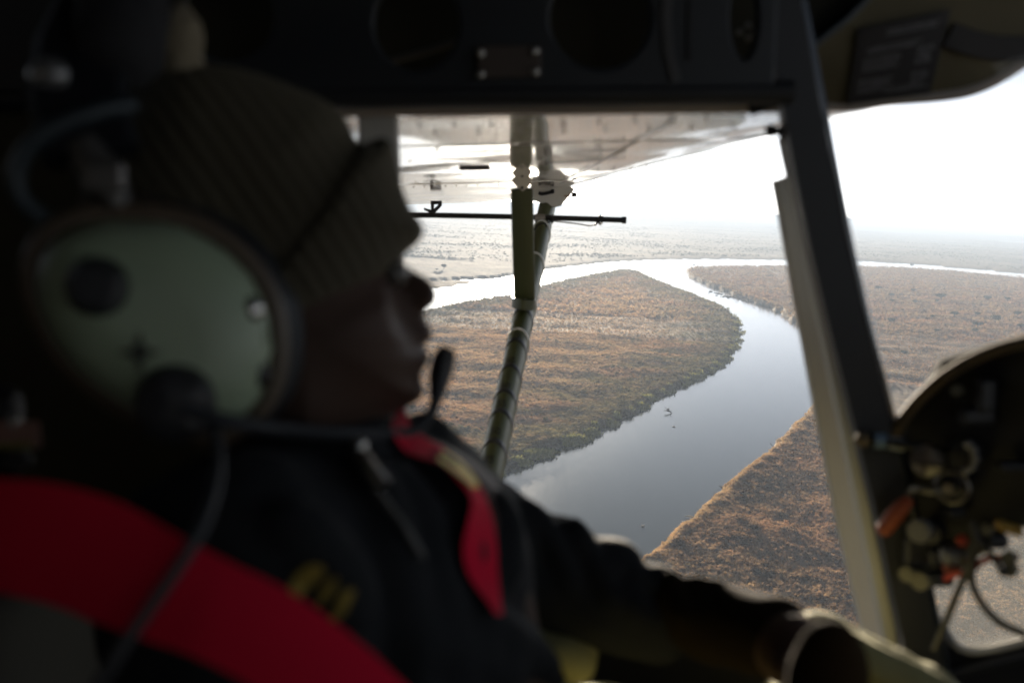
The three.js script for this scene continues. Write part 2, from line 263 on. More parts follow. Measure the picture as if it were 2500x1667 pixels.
{
  const q = rng(21), list = [], shrubs = [];
  const push = (x, z, size, spread) => {
    const s = onLand(x, z); if (!s || s[1] > 1) return;
    const c = soilColor(x, z, s), v = 0.74 + 0.58 * q(), warm = 0.92 + 0.2 * q();
    list.push([x, z, size * (0.6 + 0.9 * q()), [c[0] * v * warm * 1.2, c[1] * v * 1.2, c[2] * v * 1.22], s]);
  };
  field(150000, 215, 520, -3, 30, 1.0, q, (x, z, r) => push(x, z, 0.75));
  field(110000, 330, 760, -13, 15, 1.0, q, (x, z, r) => push(x, z, 0.85));
  field(120000, 620, 1600, -13, 31, 1.0, q, (x, z, r) => push(x, z, 0.85));
  field(80000, 900, 2300, -14, 33, 1.0, q, (x, z, r) => push(x, z, 2.0));
  scatter('grass', 'dry straw and rust coloured grass covering both river banks', [tuft(9, 1, 0.5, 0.055), tuft(12, 2, 0.6, 0.05), tuft(8, 3, 0.6, 0.07)], list);
  field(60000, 300, 1100, -14, 16, 1.0, q, (x, z, r) => {
    const s = onLand(x, z); if (!s || s[1] !== 0) return;
    const e = smooth(62, 4, s[0] + 24 * n2b(x / 33, z / 33)), p = 0.015 + 0.34 * e * e + 0.25 * smooth(0.45, 0.8, n2(x / 38, z / 38)); if (q() > p) return;
    const gr = q() * 0.5 + 0.5 * (n2(x / 60, z / 60) * 0.5 + 0.5), v = 0.6 + 0.6 * q(); shrubs.push([x, z, 0.7 + 1.3 * q(), [mix(0.145, 0.105, gr) * v, mix(0.100, 0.108, gr) * v, 0.048 * v], s]);
  });
  field(34000, 215, 460, 3, 30, 1.0, q, (x, z, r) => {
    const s = onLand(x, z); if (!s || s[1] !== 1 || s[0] < 6) return;
    if (q() > 0.04 + 0.6 * smooth(0.12, 0.65, n2(x / 19, z / 19) + 0.5 * n2b(x / 7, z / 7))) return;
    const v = 0.45 + 0.7 * q(); shrubs.push([x, z, 0.6 + 1.9 * q() * q(), [0.125 * v, 0.079 * v, 0.044 * v], s]);
  });
  // a fringe of yellow-green reeds along the outer bend
  const reeds = [];
  for (let i = 0; i < 26000; i++) { const k = 8 + Math.floor(q() * 29), [ax, az] = PENINSULA[k], [bx, bz] = PENINSULA[k + 1] ?? PENINSULA[k], t = q(), x = mix(ax, bx, t) + (q() - 0.5) * 16, z = mix(az, bz, t) + (q() - 0.5) * 16, s = shore(x, z); if (s[0] < -1.6 || s[0] > 3.5) continue; if (n2(x / 14, z / 14) < 0.12) continue; const v = 0.7 + 0.5 * q(); reeds.push([x, z, 1.2 + 1.5 * q(), [0.27 * v, 0.26 * v, 0.075 * v], [Math.max(s[0], 0.3), 0], 1]); }
  scatter('undergrowth', 'low dark shrubs thickening towards the water on the peninsula and right bank', [leafBlob(34, 5), leafBlob(28, 6, 1.0), leafBlob(40, 7, 0.65)], shrubs);
  scatter('reeds', 'yellow green reeds fringing the outer bend of the peninsula', [tuft(9, 31, 0.7, 0.12), leafBlob(24, 32, 0.6)], reeds);
  const wood = [];
  field(90000, 1650, 8000, -16, 34, 1.5, q, (x, z, r) => { const s = onLand(x, z); if (!s || s[1] !== 2 || s[0] < 40) return; if (q() > 0.10 + 0.85 * smooth(-0.15, 0.6, n2(x / 420, z / 420) + 0.5 * n2b(x / 140, z / 140))) return; const v = 0.7 + 0.5 * q(); wood.push([x, z, 1.4 + 3.4 * q() * q(), [0.115 * v, 0.112 * v, 0.078 * v], s, 1.0]); });
  scatter('woods', 'far off bush and woodland beyond the river fading into haze', [leafBlob(26, 41), leafBlob(22, 42, 1.0)], wood);
}
// --- single trees
const barkMat = mat(0.07, 0.055, 0.042, 0.95), crownMat = leafMat({ transmission: 0.25 }); crownMat.color.setRGB(0.06, 0.065, 0.034);
const crowns = [leafBlob(150, 51, 0.7), leafBlob(170, 52, 0.55), leafBlob(130, 53, 0.9)];
function tree(px, py, wpx, label, ratio = 1) {
  const p = G(px, py, 2.6), s = shore(p.x, p.z), y = ground_h(p.x, p.z, s), r = Math.hypot(p.x, p.z), w = wpx / 2430 * r / 2;
  const t = new THREE.Group(); t.name = numbered('tree'); t.position.set(p.x, y - 0.1, p.z); t.userData = { label, category: 'tree', group: 'lone trees on the plain' }; scene.add(t);
  const k = Math.floor(R0() * 3), h = w * 1.5 * ratio, tg = merge([taper([V(0, 0, 0), V(0.06 * w, h * 0.35, 0.04 * w), V(-0.05 * w, h * 0.8, 0)], [0.10 * w, 0.07 * w, 0.03 * w], 6), taper([V(0.05 * w, h * 0.3, 0), V(0.4 * w, h * 0.75, 0.1 * w)], [0.05 * w, 0.02 * w], 5), taper([V(0.03 * w, h * 0.35, 0), V(-0.4 * w, h * 0.7, -0.2 * w)], [0.05 * w, 0.02 * w], 5)]);
  const tr = new THREE.Mesh(tg, barkMat); tr.name = 'trunk'; t.add(tr);
  const c = new THREE.Mesh(crowns[k], crownMat); c.name = 'crown'; c.scale.set(w * 1.15, h * 0.95, w * 1.15); c.position.y = h * 0.42; c.rotation.y = R0() * 6; t.add(c);
}
tree(1083, 658, 15, 'dark bushy tree alone on the far bank, left of the glaring river bend', 1.1);
tree(1066, 661, 9, 'small round bush just left of the dark lone tree on the far bank', 0.7);
for (const [x, y, w, l] of [
  [2144, 712, 15, 'flat topped tree closest to the windscreen pillar on the right plain'],
  [2177, 729, 12, 'low tree beside the pillar, upper one of two close together'],
  [2178, 741, 11, 'low tree beside the pillar, lower one of two close together'],
  [2230, 717, 11, 'thin upright tree in the middle of the right plain casting a long shadow'],
  [2235, 746, 11, 'small tree standing below the thin upright tree on the right plain'],
  [2297, 735, 20, 'tall broad tree standing highest in the middle of the right plain'],
  [2289, 741, 9, 'small bush at the foot of the tall broad tree'],
  [2411, 737, 16, 'wide tree right of the tall broad tree, above a long dark shadow line'],
  [2460, 738, 12, 'small tree near the right edge just under the far river'],
  [2277, 781, 10, 'small dark tree below the tall broad tree, left of the long shadows'],
  [2177, 794, 17, 'broad dark bush low beside the windscreen pillar'],
  [2330, 778, 17, 'wide thin crowned tree in the centre of the right plain'],
  [2387, 776, 13, 'single tree between the wide thin crowned tree and the right edge'],
  [2387, 803, 20, 'dark dense tree just above the dashboard rim, larger of two'],
  [2381, 817, 12, 'dark small tree just above the dashboard rim, smaller of two'],
  [2288, 815, 12, 'lone dark tree left of the pair above the dashboard rim'],
  [2431, 793, 20, 'spreading grey tree right of the dark dense tree above the dashboard'],
  [2485, 777, 15, 'bushy tree at the right edge, upper one of two'],
  [2493, 806, 15, 'bushy tree at the right edge, lower one of two above the dashboard'],
  [2207, 871, 14, 'dark low bush on the bare patch left of the dashboard rim'],
]) tree(x, y, w * 1.15, l, 0.85);

// --- rocks in the river
const rockMat = mat(0.060, 0.052, 0.046, 0.8), rockGeos = [1, 2, 3].map((k) => { const g = new THREE.IcosahedronGeometry(1, 2), p = g.attributes.position; for (let i = 0; i < p.count; i++) { const x = p.getX(i), y = p.getY(i), z = p.getZ(i), s = 1 + 0.28 * n3(x * 1.3 + k * 9, y * 1.3, z * 1.3); p.setXYZ(i, x * s, y * s, z * s); } g.computeVertexNormals(); return g; });
function rock(px, py, wpx, label, group, h = 0.34) {
  const p = G(px, py, 0), r = Math.hypot(p.x, p.z), w = wpx / 2430 * r / 2, o = new THREE.Mesh(rockGeos[Math.floor(R0() * 3)], rockMat);
  o.name = numbered('river_rock'); o.position.set(p.x, h * w * 0.25, p.z); o.scale.set(w, w * h, w * (0.7 + 0.5 * R0())); o.rotation.y = R0() * 3; o.userData = { label, category: 'rock' }; if (group) o.userData.group = group; scene.add(o);
}
const SEP = [[1735, 712, 'leftmost dark rock, largest at the head of the crowded row'], [1731, 716, 'tiny dark rock just below the leftmost rock of the crowded row'], [1746, 715, 'small dark rock second from the left in the crowded row'], [1750, 721.5, 'small dark rock lying below the left part of the crowded row'], [1760, 724, 'tiny dark rock just left of the merged mass of crowded rocks'], [1844, 738.5, 'last dark rock at the right end of the crowded row']];
const HERD = 'dark low rock among the many crowded in the narrow right channel', HG = 'rocks crowded in the right channel';
for (const [x, y, w] of [[1735, 712, 9], [1731, 716, 4], [1746, 715, 5], [1752, 716.5, 7], [1757, 717.5, 7], [1762, 719, 6], [1750, 721.5, 6], [1760, 724, 4], [1766, 725, 6], [1770, 723, 8], [1776, 724, 9], [1782, 725, 9], [1788, 726, 8], [1793, 727, 7], [1800, 728, 9], [1806, 729.5, 10], [1812, 731, 10], [1818, 733, 10], [1824, 735, 11], [1830, 736, 10], [1837, 737.5, 9], [1844, 738.5, 7], [1779, 727.5, 6], [1815, 734.5, 8], [1826, 737.5, 8], [1803, 731, 6]]) { const k = SEP.findIndex(([a, b]) => a === x && b === y); rock(x, y, w * 1.1, k < 0 ? HERD : SEP[k][2], HG); }
for (const [x, y, w, l] of [[1858, 743, 5, 'left of three small dark rocks past the crowded row, by the shore'], [1863, 744, 5, 'middle of three small dark rocks past the crowded row, by the shore'], [1874, 746.5, 5, 'right of three small dark rocks past the crowded row, by the shore']]) rock(x, y, w * 1.2, l, 'short row of rocks by the right shore');
rock(1763, 707.5, 10, 'flat dark rock touching the shore behind the crowded rocks');
rock(1842, 752, 4, 'tiny dark rock alone in open water below the crowded rocks');
rock(1928, 777, 8, 'small dark rock at the shore close beside the door post');
rock(1694, 646, 7, 'tiny dark rock in the bright far river, off the tip of the right bank');
rock(1615, 660, 4, 'tiniest dark rock in the bright confluence left of the bank tip');
rock(2227, 645.5, 8, 'small dark rock in the thin far river right of the pillar', null, 0.6);
rock(1632, 998, 6, 'small dark rock up left of the snag in the wide river');
rock(1651, 1032, 3, 'tiny dark rock right below the snag in the wide river');
rock(1646, 1042, 8, 'lowest dark rock in the middle of the wide river');
rock(1668, 1274, 8, 'small dark rock close off the near right bank');
{ const bird = mat(0.55, 0.53, 0.5, 0.8), p = G(1570, 1285, 0), g = merge([ball(V(0, 0.22, 0), 0.55, 0.24, 0.3), ball(V(0.5, 0.42, 0), 0.16, 0.16, 0.14)]), o = new THREE.Mesh(g, bird); o.name = 'floating_bird'; o.position.copy(p); o.userData = { label: 'small pale bird afloat on the near water above the sleeve', category: 'bird' }; scene.add(o); }
// --- driftwood
const woodMat = mat(0.055, 0.044, 0.036, 0.9), paleWood = mat(0.42, 0.36, 0.29, 0.85);
function snag(px, py, lpx, seed, label, tilt = 0.5, n = 4, pale = false) {
  const q = rng(seed), p = G(px, py, 0.2), r = Math.hypot(p.x, p.z), L = lpx / 2430 * r, gs = [];
  const dirs = Array.from({ length: n }, (_, k) => V(-0.9 + 1.1 * q(), tilt * (0.3 + q()), -0.4 + 1.1 * q()).normalize());
  dirs.forEach((d, k) => { const l = L * (k ? 0.45 + 0.4 * q() : 1), a = dirs[0].clone().multiplyScalar(k ? L * (0.1 + 0.3 * q()) : 0), b = a.clone().addScaledVector(d, l), m = a.clone().lerp(b, 0.5).add(V(0.06 * L * (q() - 0.5), 0.08 * L * q(), 0.06 * L * (q() - 0.5))); gs.push(taper([a, m, b], [L * (k ? 0.035 : 0.06), L * 0.012], 6)); });
  const o = new THREE.Mesh(merge(gs), pale ? paleWood : woodMat); o.name = numbered('driftwood'); o.position.copy(p); o.userData = { label, category: 'driftwood', group: 'driftwood on the banks and in the river' }; scene.add(o);
}
snag(1768, 1199, 22, 3, 'forked black branch at the waterline, middle of the near right bank', 0.6);
snag(1742, 1224, 26, 4, 'black snag with a spread of twigs standing at the near bank', 0.9, 6);
snag(1708, 1258, 24, 5, 'thin black branch pointing over the water beside pale foam', 0.5, 3);
snag(1672, 1294, 20, 6, 'short dark log lying at the waterline of the near bank', 0.15, 2);
snag(1632, 1334, 30, 7, 'upright cluster of black stakes nearest the pilot sleeve', 1.4, 6);
snag(1904, 1083, 16, 8, 'small black branch on the upper near bank, highest of the row', 0.8);
snag(1893, 1098, 20, 9, 'black branch second from the top of the row on the right bank', 0.7);
snag(1878, 1118, 18, 10, 'dark twiggy branch third from the top of the row on the right bank', 0.9, 5);
snag(1868, 1124, 12, 11, 'short dark stick just below the twiggy branch on the right bank', 0.5, 3);
snag(1634, 1329, 14, 12, 'pale bleached log among the black stakes on the near bank', 0.2, 2, true);
snag(1640, 1008, 26, 13, 'dark fallen tree snagged in the middle of the wide river', 0.28, 5);
snag(1700, 1262, 30, 14, 'pale bleached trunk along the waterline of the near right bank', 0.06, 2, true);

// ------------------------------------------------------------------ the aircraft: one thing, its parts
const craft = thing('light_aircraft', 'dark cabin, left wing, struts and panel of a small high winged aircraft', 'aircraft', V(0, -1.05, -0.2));
const SIDE = 0.97;                                         // the left side of the cabin
const darkPaint = mat(0.016, 0.017, 0.020, 0.55), rubber = mat(0.012, 0.012, 0.013, 0.7), darkBlue = mat(0.015, 0.018, 0.022, 0.5), olive = mat(0.040, 0.034, 0.017, 0.85), beige = mat(0.52, 0.515, 0.48, 0.6), steel = mat(0.55, 0.53, 0.49, 0.32, { metalness: 1 }), darkSteel = mat(0.10, 0.10, 0.10, 0.4, { metalness: 0.8 });
const whitePaint = mat(0.88, 0.85, 0.80, 0.22, { physical: true, clearcoat: 0.9, clearcoatRoughness: 0.05 });
const wingY = (z) => 0.120 - 0.024 * z;                    // its underside, z metres to the left
const LE = [[1.045, 0.468], [1.10, 0.442], [1.19, 0.415], [1.45, 0.385], [2.4, 0.27], [3.58, 0.147], [4.4, 0.04], [4.85, -0.15], [5.0, -0.5]];
const leAt = (z) => { for (let i = 1; i < LE.length; i++) if (z <= LE[i][0]) return mix(LE[i - 1][1], LE[i][1], clamp((z - LE[i - 1][0]) / (LE[i][0] - LE[i - 1][0]))); return LE[LE.length - 1][1]; };
const TE = -1.05, nose = (t) => 0.010 * Math.pow(clamp(1 - t / 0.08), 2);
const dent = (x, z) => {                                   // thin skin pulled between its ribs
  const c = Math.sin(Math.PI * (z - 1.0) / 0.42), a = 0.0016 * (0.6 + 0.8 * n2b(Math.floor((z - 1) / 0.42) * 7.3, 2));
  return 0.7 * a * c * c * n2(x * 2.1 + 4, z * 1.1) + 0.0005 * n2b(x * 3.1, z * 2.4) + 0.0012 * n2(x * 1.2 + 8, z * 0.9);
};
const underside = (x, z) => { const le = leAt(z), t = (le - x) / (le - TE); return wingY(z) + nose(t) - 0.010 * Math.sin(Math.PI * clamp(t)) * 0.6 + dent(x, z); };
const wing = (() => {
  const top = gridGeo(30, 40, (u, v) => { const z = mix(1.05, 5.0, v), le = leAt(z), x = mix(le, TE, u); return V(x, wingY(z) + 0.020 + 0.13 * Math.sqrt(u + 0.001) * (1 - u) * 1.5, -z); });
  const w = part('wing', top, whitePaint, craft);
  const cuts = [1.05, 1.42, 1.90, 2.62, 3.34, 5.0];
  for (let k = 0; k < 5; k++) {
    const z0 = cuts[k], z1 = cuts[k + 1] + (k < 4 ? 0.018 : 0), g = gridGeo(110, Math.round(150 * (z1 - z0)), (u, v) => { const z = mix(z0, z1, v), le = leAt(z), t = u * u * (1 - 0.0) * 0.35 + u * 0.65, x = mix(le, TE, t); return V(x, underside(x, z) - (k % 2 ? 0.0016 : 0), -z); });
    part('skin_panel', g, whitePaint, w);
  }
  const edge = gridGeo(30, 60, (u, v) => { const z = mix(1.05, 5.0, v), le = leAt(z), a = u * Math.PI; return V(le + 0.010 * Math.sin(a), wingY(z) + 0.0160 + 0.0062 * Math.cos(a), -z); });
  part('leading_edge', edge, whitePaint, w);
  const rivetG = new THREE.SphereGeometry(1, 8, 6); rivetG.scale(0.0032, 0.0012, 0.0032);
  const rivets = [];
  for (let i = 0; i < 11; i++) rivets.push(A(935 + 88 * i, 292, 1.12));
  for (let i = 0; i < 9; i++) rivets.push(A(960 + 104 * i, 316, 1.22));
  for (const [x, y, z] of [[1183, 342, 1.5], [1000, 376, 1.72], [1187, 373, 1.7], [1066, 340, 1.45], [1015, 441, 2.5], [1085, 386, 1.8]]) rivets.push(A(x, y, z));
  for (let i = 0; i < 15; i++) rivets.push(A(1010 + 26 * i, 452 + 0.2 * i, 2.75));
  for (let i = 0; i < 12; i++) rivets.push(A(1380 + 40 * i, 420 - 6.5 * i, 2.1));
  rivets.forEach((p, i) => { const z = -p.z, g = rivetG.clone(); g.translate(p.x, underside(p.x, z) - 0.0022, -z); part('rivet', g, i % 3 ? darkSteel : steel, w); });
  const s1 = A(1125, 401, 1.95), s2 = A(1193, 399, 1.95); part('drain_slot', box((s1.x + s2.x) / 2, underside(s1.x, 1.95) - 0.003, -1.95, 0.058, 0.006, 0.05, 0.002), rubber, w);
  // a sealed seam running aslant to the leading edge
  const on = (px, py) => { const r = rayA(px, py); let z = 1; for (let i = 0; i < 40; i++) { const p = r.clone().multiplyScalar(z / -r.z); z = clamp(z + (p.y - underside(p.x, z)) * -8, 0.99, 4.9); } const p = r.clone().multiplyScalar(z / -r.z); return V(p.x, underside(p.x, z) - 0.003, -z); };
  part('seam_strip', bar([on(1368, 446), on(1420, 418), on(1500, 375), on(1580, 330), on(1650, 292)], rect(0.006, 0.002, 0.0006), V(1, 0, 0)), whitePaint, w);
  // white fairing plate where the strut meets the spar
  const fp = [[1300, 452], [1330, 447], [1372, 445], [1400, 462], [1368, 500], [1355, 503], [1300, 486]].map(([x, y]) => A(x, y, 3.12)), sh = new THREE.Shape(fp.map((p) => new THREE.Vector2(p.x, p.y))), fg = new THREE.ExtrudeGeometry(sh, { depth: 0.012, bevelEnabled: true, bevelSize: 0.004, bevelThickness: 0.004, bevelSegments: 2 }); fg.translate(0, 0, -3.13);
  part('strut_fairing', fg, mat(0.72, 0.69, 0.63, 0.4), w);
  part('fairing_lever', tube([A(1315, 470, 3.09), A(1322, 473, 3.09), A(1345, 469, 3.09)], 0.006, 12, 6), rubber, w); part('fairing_lever', box(A(1349, 467, 3.09).x, A(1349, 467, 3.09).y, -3.09, 0.012, 0.014, 0.012), rubber, w);
  part('probe', tube([A(1378, 478, 3.1), A(1480, 479, 3.1)], 0.0022, 6, 6), mat(0.35, 0.22, 0.14, 0.5), w); part('probe_mount', box(A(1402, 475, 3.1).x, A(1402, 475, 3.1).y, -3.1, 0.016, 0.016, 0.02), rubber, w);
  // hinge bracket hanging from the flap
  const b = (x, y) => A(x, y, 3.5), hb = new THREE.Shape([[1052, 490], [1079, 490], [1079, 502], [1062, 520], [1052, 520], [1036, 512], [1036, 507], [1053, 512]].map(([x, y]) => { const p = b(x, y); return new THREE.Vector2(p.x, p.y); })), hole = new THREE.Path([[1060, 499], [1071, 499], [1060, 510]].map(([x, y]) => { const p = b(x, y); return new THREE.Vector2(p.x, p.y); })); hb.holes.push(hole);
  const hg = new THREE.ExtrudeGeometry(hb, { depth: 0.02, bevelEnabled: false }); hg.translate(0, 0, -3.5); part('hinge_bracket', hg, darkPaint, w);
  part('flap_rod', tube([A(1002, 447, 3.3), A(1060, 452, 3.3)], 0.004, 6, 8), steel, w);
  return w;
})();
// --- struts
const green = mat(0.060, 0.068, 0.024, 0.42);
const strutTop = A(1340, 486, 3.25), strutLow = A(1192, 1180, 1.9), strutFoot = strutLow.clone().addScaledVector(strutLow.clone().sub(strutTop), 0.55);
const strutAt = (py) => { let a = 0, b = 1; for (let i = 0; i < 40; i++) { const m = (a + b) / 2, p = strutTop.clone().lerp(strutLow, m), r = p.clone().applyQuaternion(qA).applyQuaternion(camera.quaternion.clone().invert()), y = 833.5 - r.y / -r.z * 2430; y < py ? a = m : b = m; } return strutTop.clone().lerp(strutLow, a); };
{
  const len = strutTop.distanceTo(strutFoot), cv = document.createElement('canvas'); cv.width = 256; cv.height = 2048; const c = cv.getContext('2d');
  c.fillStyle = '#4b5028'; c.fillRect(0, 0, 256, 2048);
  const vAt = (py) => strutTop.distanceTo(strutAt(py)) / len;
  const NX = 192, NF = 1;
  c.fillStyle = '#0b0b0a'; c.textAlign = 'center'; c.textBaseline = 'middle';
  [['75', 774], ['70', 854], ['65', 916], ['60', 979], ['55', 1023], ['50', 1092], ['45', 1162]].forEach(([t, y]) => { const v = vAt(y); c.save(); c.translate(NX, v * 2048); c.scale(NF, 1); c.font = 'bold 30px sans-serif'; c.fillText(t, 0, 0); c.restore(); });
  for (let i = 0; i < 500; i++) { c.fillStyle = `rgba(${R0() < 0.5 ? '10,10,6' : '120,115,80'},${0.05 + 0.1 * R0()})`; c.fillRect(R0() * 256, R0() * 2048, 1 + 2 * R0(), 4 + 20 * R0()); }
  const t = new THREE.CanvasTexture(cv); t.colorSpace = THREE.SRGBColorSpace; t.flipY = false;
  const g = sweep([strutTop, strutTop.clone().lerp(strutFoot, 0.3), strutTop.clone().lerp(strutFoot, 0.6), strutFoot], oval(0.0258, 0.042, 36), V(1, 0, 0)); g.computeVertexNormals();
  const uv = g.attributes.uv; for (let i = 0; i < uv.count; i++) uv.setY(i, uv.getY(i) / len);
  const st = part('lift_strut', g, mat(1, 1, 1, 0.5, { map: t }), craft, 'olive green lift strut marked with tape bands and numbers');
  const dir = strutLow.clone().sub(strutTop).normalize();
  const ring = (py, hgt, th, m, name) => { const p = strutAt(py), q = sweep([p.clone().addScaledVector(dir, -hgt / 2), p.clone().addScaledVector(dir, hgt / 2)], oval(0.0258 + th, 0.042 + th, 30), V(1, 0, 0)); q.computeVertexNormals(); part(name, q, m, st); };
  const tie = mat(0.75, 0.74, 0.70, 0.4), tape = mat(0.020, 0.021, 0.018, 0.5);
  for (const y of [570, 650, 747, 839]) ring(y, 0.006, 0.003, tie, 'cable_tie');
  for (const y of [787, 865, 929, 990, 1040, 1115]) ring(y, 0.018, 0.0012, tape, 'tape_band');
  const j0 = A(1274, 462, 2.36), j1 = A(1281, 742, 2.47);
  const js = sweep([j0, j0.clone().lerp(j1, 0.5), j1], oval(0.0265, 0.012, 28), V(1, 0, 0)); js.computeVertexNormals();
  const jp = part('jury_strut', js, green, craft);
  part('seam', bar([A(1272, 480, 2.345), A(1277, 725, 2.455)], rect(0.002, 0.002, 0.0004), V(1, 0, 0)), mat(0.06, 0.065, 0.03, 0.4), jp);
  for (const [x, y] of [[1283, 732], [1292, 737]]) part('bolt', ball(A(x, y, 2.452), 0.004), steel, jp);
  part('joint_collar', sweep([A(1280, 728, 2.47), A(1277, 752, 2.47)], oval(0.030, 0.046, 28), V(1, 0, 0)), green, jp);
  const dm = [[1274, 421], [1288, 427], [1298, 441], [1288, 454], [1276, 464], [1262, 454], [1251, 441], [1261, 427]].map(([x, y]) => A(x, y, 2.335)), dg = new THREE.ExtrudeGeometry(new THREE.Shape(dm.map((p) => new THREE.Vector2(p.x, p.y))), { depth: 0.006, bevelEnabled: true, bevelSize: 0.002, bevelThickness: 0.002, bevelSegments: 1 }); dg.translate(0, 0, -2.336);
  part('strut_plate', dg, mat(0.62, 0.58, 0.50, 0.5), jp); for (const y of [429, 458]) part('bolt', ball(A(1275, y, 2.328), 0.004), darkSteel, jp);
}
part('rear_door_post', bar([A(922, 262, 1.02), A(930, 480, 1.02), A(940, 700, 1.02), A(950, 1100, 1.02)], rect(0.040, 0.014), V(1, 0, 0)), beige, craft, 'pale upright door post behind the pilot');
// --- cabin left side
{
  const P = (x, y, z = 0.93) => { const p = A(x, y, z); return [p.x, p.y]; };
  const pts = [P(-300, 232), P(1880, 212), P(1900, -260), P(-300, -260)], sh = new THREE.Shape(pts.map((p) => new THREE.Vector2(...p)));
  const hole = (cx, cy, rx, ry) => { const h = new THREE.Path(), n = 40; for (let i = 0; i < n; i++) { const [x, y] = P(cx + rx * Math.cos(i / n * 6.2832), cy + ry * Math.sin(i / n * 6.2832)); i ? h.lineTo(x, y) : h.moveTo(x, y); } h.closePath(); sh.holes.push(h); };
  hole(1018, 60, 113, 125); hole(1465, 45, 132, 135); hole(1815, 45, 42, 110); hole(560, 40, 120, 120);
  const g = new THREE.ExtrudeGeometry(sh, { depth: 0.004, bevelEnabled: true, bevelSize: 0.004, bevelThickness: 0.005, bevelSegments: 3, curveSegments: 40 }); g.translate(0, 0, -0.934);
  const rib = part('side_rib', g, darkBlue, craft, 'dark riveted rib with large round holes above the door');
  const plate = A(1243, 150, 0.918); part('data_plate', box(plate.x, plate.y, plate.z, 0.057, 0.0275, 0.003, 0.002), mat(0.075, 0.055, 0.044, 0.5), rib);
  for (const [x, y] of [[1173, 129], [1305, 124], [1173, 181], [1306, 174]]) part('screw', ball(A(x, y, 0.914), 0.0038, 0.0038, 0.002), steel, rib);
  for (const [x, y] of [[1807, 78], [1828, 92], [1846, 78], [1828, 62]]) part('screw', ball(A(x, y, 0.955), 0.0028), steel, rib);
  part('flange', bar([A(1640, -200, 0.925), A(1622, 40, 0.925), A(1630, 130, 0.925), A(1648, 200, 0.925)], rect(0.012, 0.006), V(1, 0, 0)), mat(0.045, 0.042, 0.040, 0.4), rib);
  part('flange', bar([A(1690, -200, 0.925), A(1682, 60, 0.925), A(1681, 150, 0.925)], rect(0.005, 0.004, 0.001), V(1, 0, 0)), rubber, rib);
  part('cable_run', tube([A(930, 156, 1.0), A(1030, 128, 1.0), A(1125, 98, 1.0)], 0.0035, 12, 8), mat(0.10, 0.085, 0.06, 0.5), rib);
  const back = part('rib_lining', box(-0.1, 0.25, -1.043, 1.2, 0.26, 0.008), olive, craft);
  part('door_header', bar([A(-400, 243, 0.935), A(600, 236, 0.935), A(1400, 230, 0.935), A(1935, 224, 0.935)], oval(0.011, 0.012, 20), V(0, 1, 0)), darkPaint, craft);
  const trim = part('door_trim', bar([A(-400, 271, 0.985), A(600, 268, 0.985), A(1400, 262, 0.985), A(1900, 256, 0.985)], rect(0.014, 0.026, 0.005), V(0, 1, 0)), mat(0.40, 0.34, 0.30, 0.5), craft);
  // roof lining over the windscreen, with its placard
  const edgePx = [[1960, 262], [2070, 272], [2180, 258], [2300, 248], [2360, 238], [2420, 216], [2480, 180], [2540, 140], [2620, 80], [2800, -20]];
  const upPx = [[1985, 120], [2060, 60], [2130, -10], [2230, -110], [2290, -165], [2350, -215], [2410, -250], [2470, -285], [2800, -420]];
  const cu = (L) => (t) => { const f = t * (L.length - 1), k = Math.min(L.length - 2, Math.floor(f)); return [mix(L[k][0], L[k + 1][0], f - k), mix(L[k][1], L[k + 1][1], f - k)]; };
  const e = new THREE.CatmullRomCurve3(edgePx.map(([x, y]) => A(x, y, 1.04))), u = new THREE.CatmullRomCurve3(upPx.map(([x, y]) => A(x, y, 0.985)));
  const sheet = (s, t, o = 0) => { const a = e.getPoint(s), b = u.getPoint(s), p = a.lerp(b, t); p.y -= o; return p; };
  const toPx = (p) => { const r = p.clone().applyQuaternion(qA).applyQuaternion(camera.quaternion.clone().invert()); return [1250 + 2430 * r.x / -r.z, 833.5 - 2430 * r.y / -r.z]; };
  const onSheet = (px, py) => { let best = null, bd = 1e9; for (let i = 0; i <= 120; i++) for (let k = 0; k <= 60; k++) { const p = sheet(i / 120, k / 60), [x, y] = toPx(p), d = Math.hypot(x - px, y - py); if (d < bd) { bd = d; best = p; } } const r = rayA(px, py); return r.multiplyScalar(best.z / r.z * 0.994); };
  const rg = gridGeo(50, 24, (s, t) => sheet(s, t)), rt = gridGeo(50, 24, (s, t) => sheet(s, t, -0.012)); rt.index.array.reverse();
  const lining = part('roof_lining', merge([rg, rt]), mat(0.075, 0.062, 0.028, 0.75), craft, 'olive roof lining sweeping up over the windscreen');
  part('roof_edge', tube([...Array(20)].map((_, i) => sheet(i / 19, 0, -0.006)), 0.0062, 60, 8), mat(0.30, 0.26, 0.22, 0.5), lining);
  part('roof_edge', tube([...Array(20)].map((_, i) => sheet(i / 19, 0.98, -0.004)), 0.0035, 60, 8), mat(0.05, 0.06, 0.065, 0.4), lining);
  const cv = document.createElement('canvas'); cv.width = 512; cv.height = 512; const c = cv.getContext('2d'); c.fillStyle = '#141417'; c.fillRect(0, 0, 512, 512);
  const q = rng(5), words = (x, y, w, h, rows) => { for (let r = 0; r < rows; r++) { let k = x; const end = x + w * (0.8 + 0.2 * q()); while (k < end) { const l = 10 + 26 * q(); c.fillStyle = `rgba(150,150,155,${0.7 + 0.3 * q()})`; for (let m = 0; m < l; m += 6) c.fillRect(k + m, y + r * h + 2 * q(), 3.5, h * 0.55); k += l + 7; } } };
  words(165, 40, 310, 24, 2); words(70, 140, 320, 22, 2); words(60, 205, 230, 20, 5); words(370, 190, 90, 20, 6); words(50, 350, 190, 20, 5); words(370, 350, 90, 20, 4); words(230, 430, 230, 20, 2);
  const pt = new THREE.CanvasTexture(cv); pt.colorSpace = THREE.SRGBColorSpace;
  const c00 = A(2068, 256, 1.028), c10 = A(2272, 228, 1.028), c01 = A(2098, 72, 0.987), c11 = A(2322, 26, 1.003);
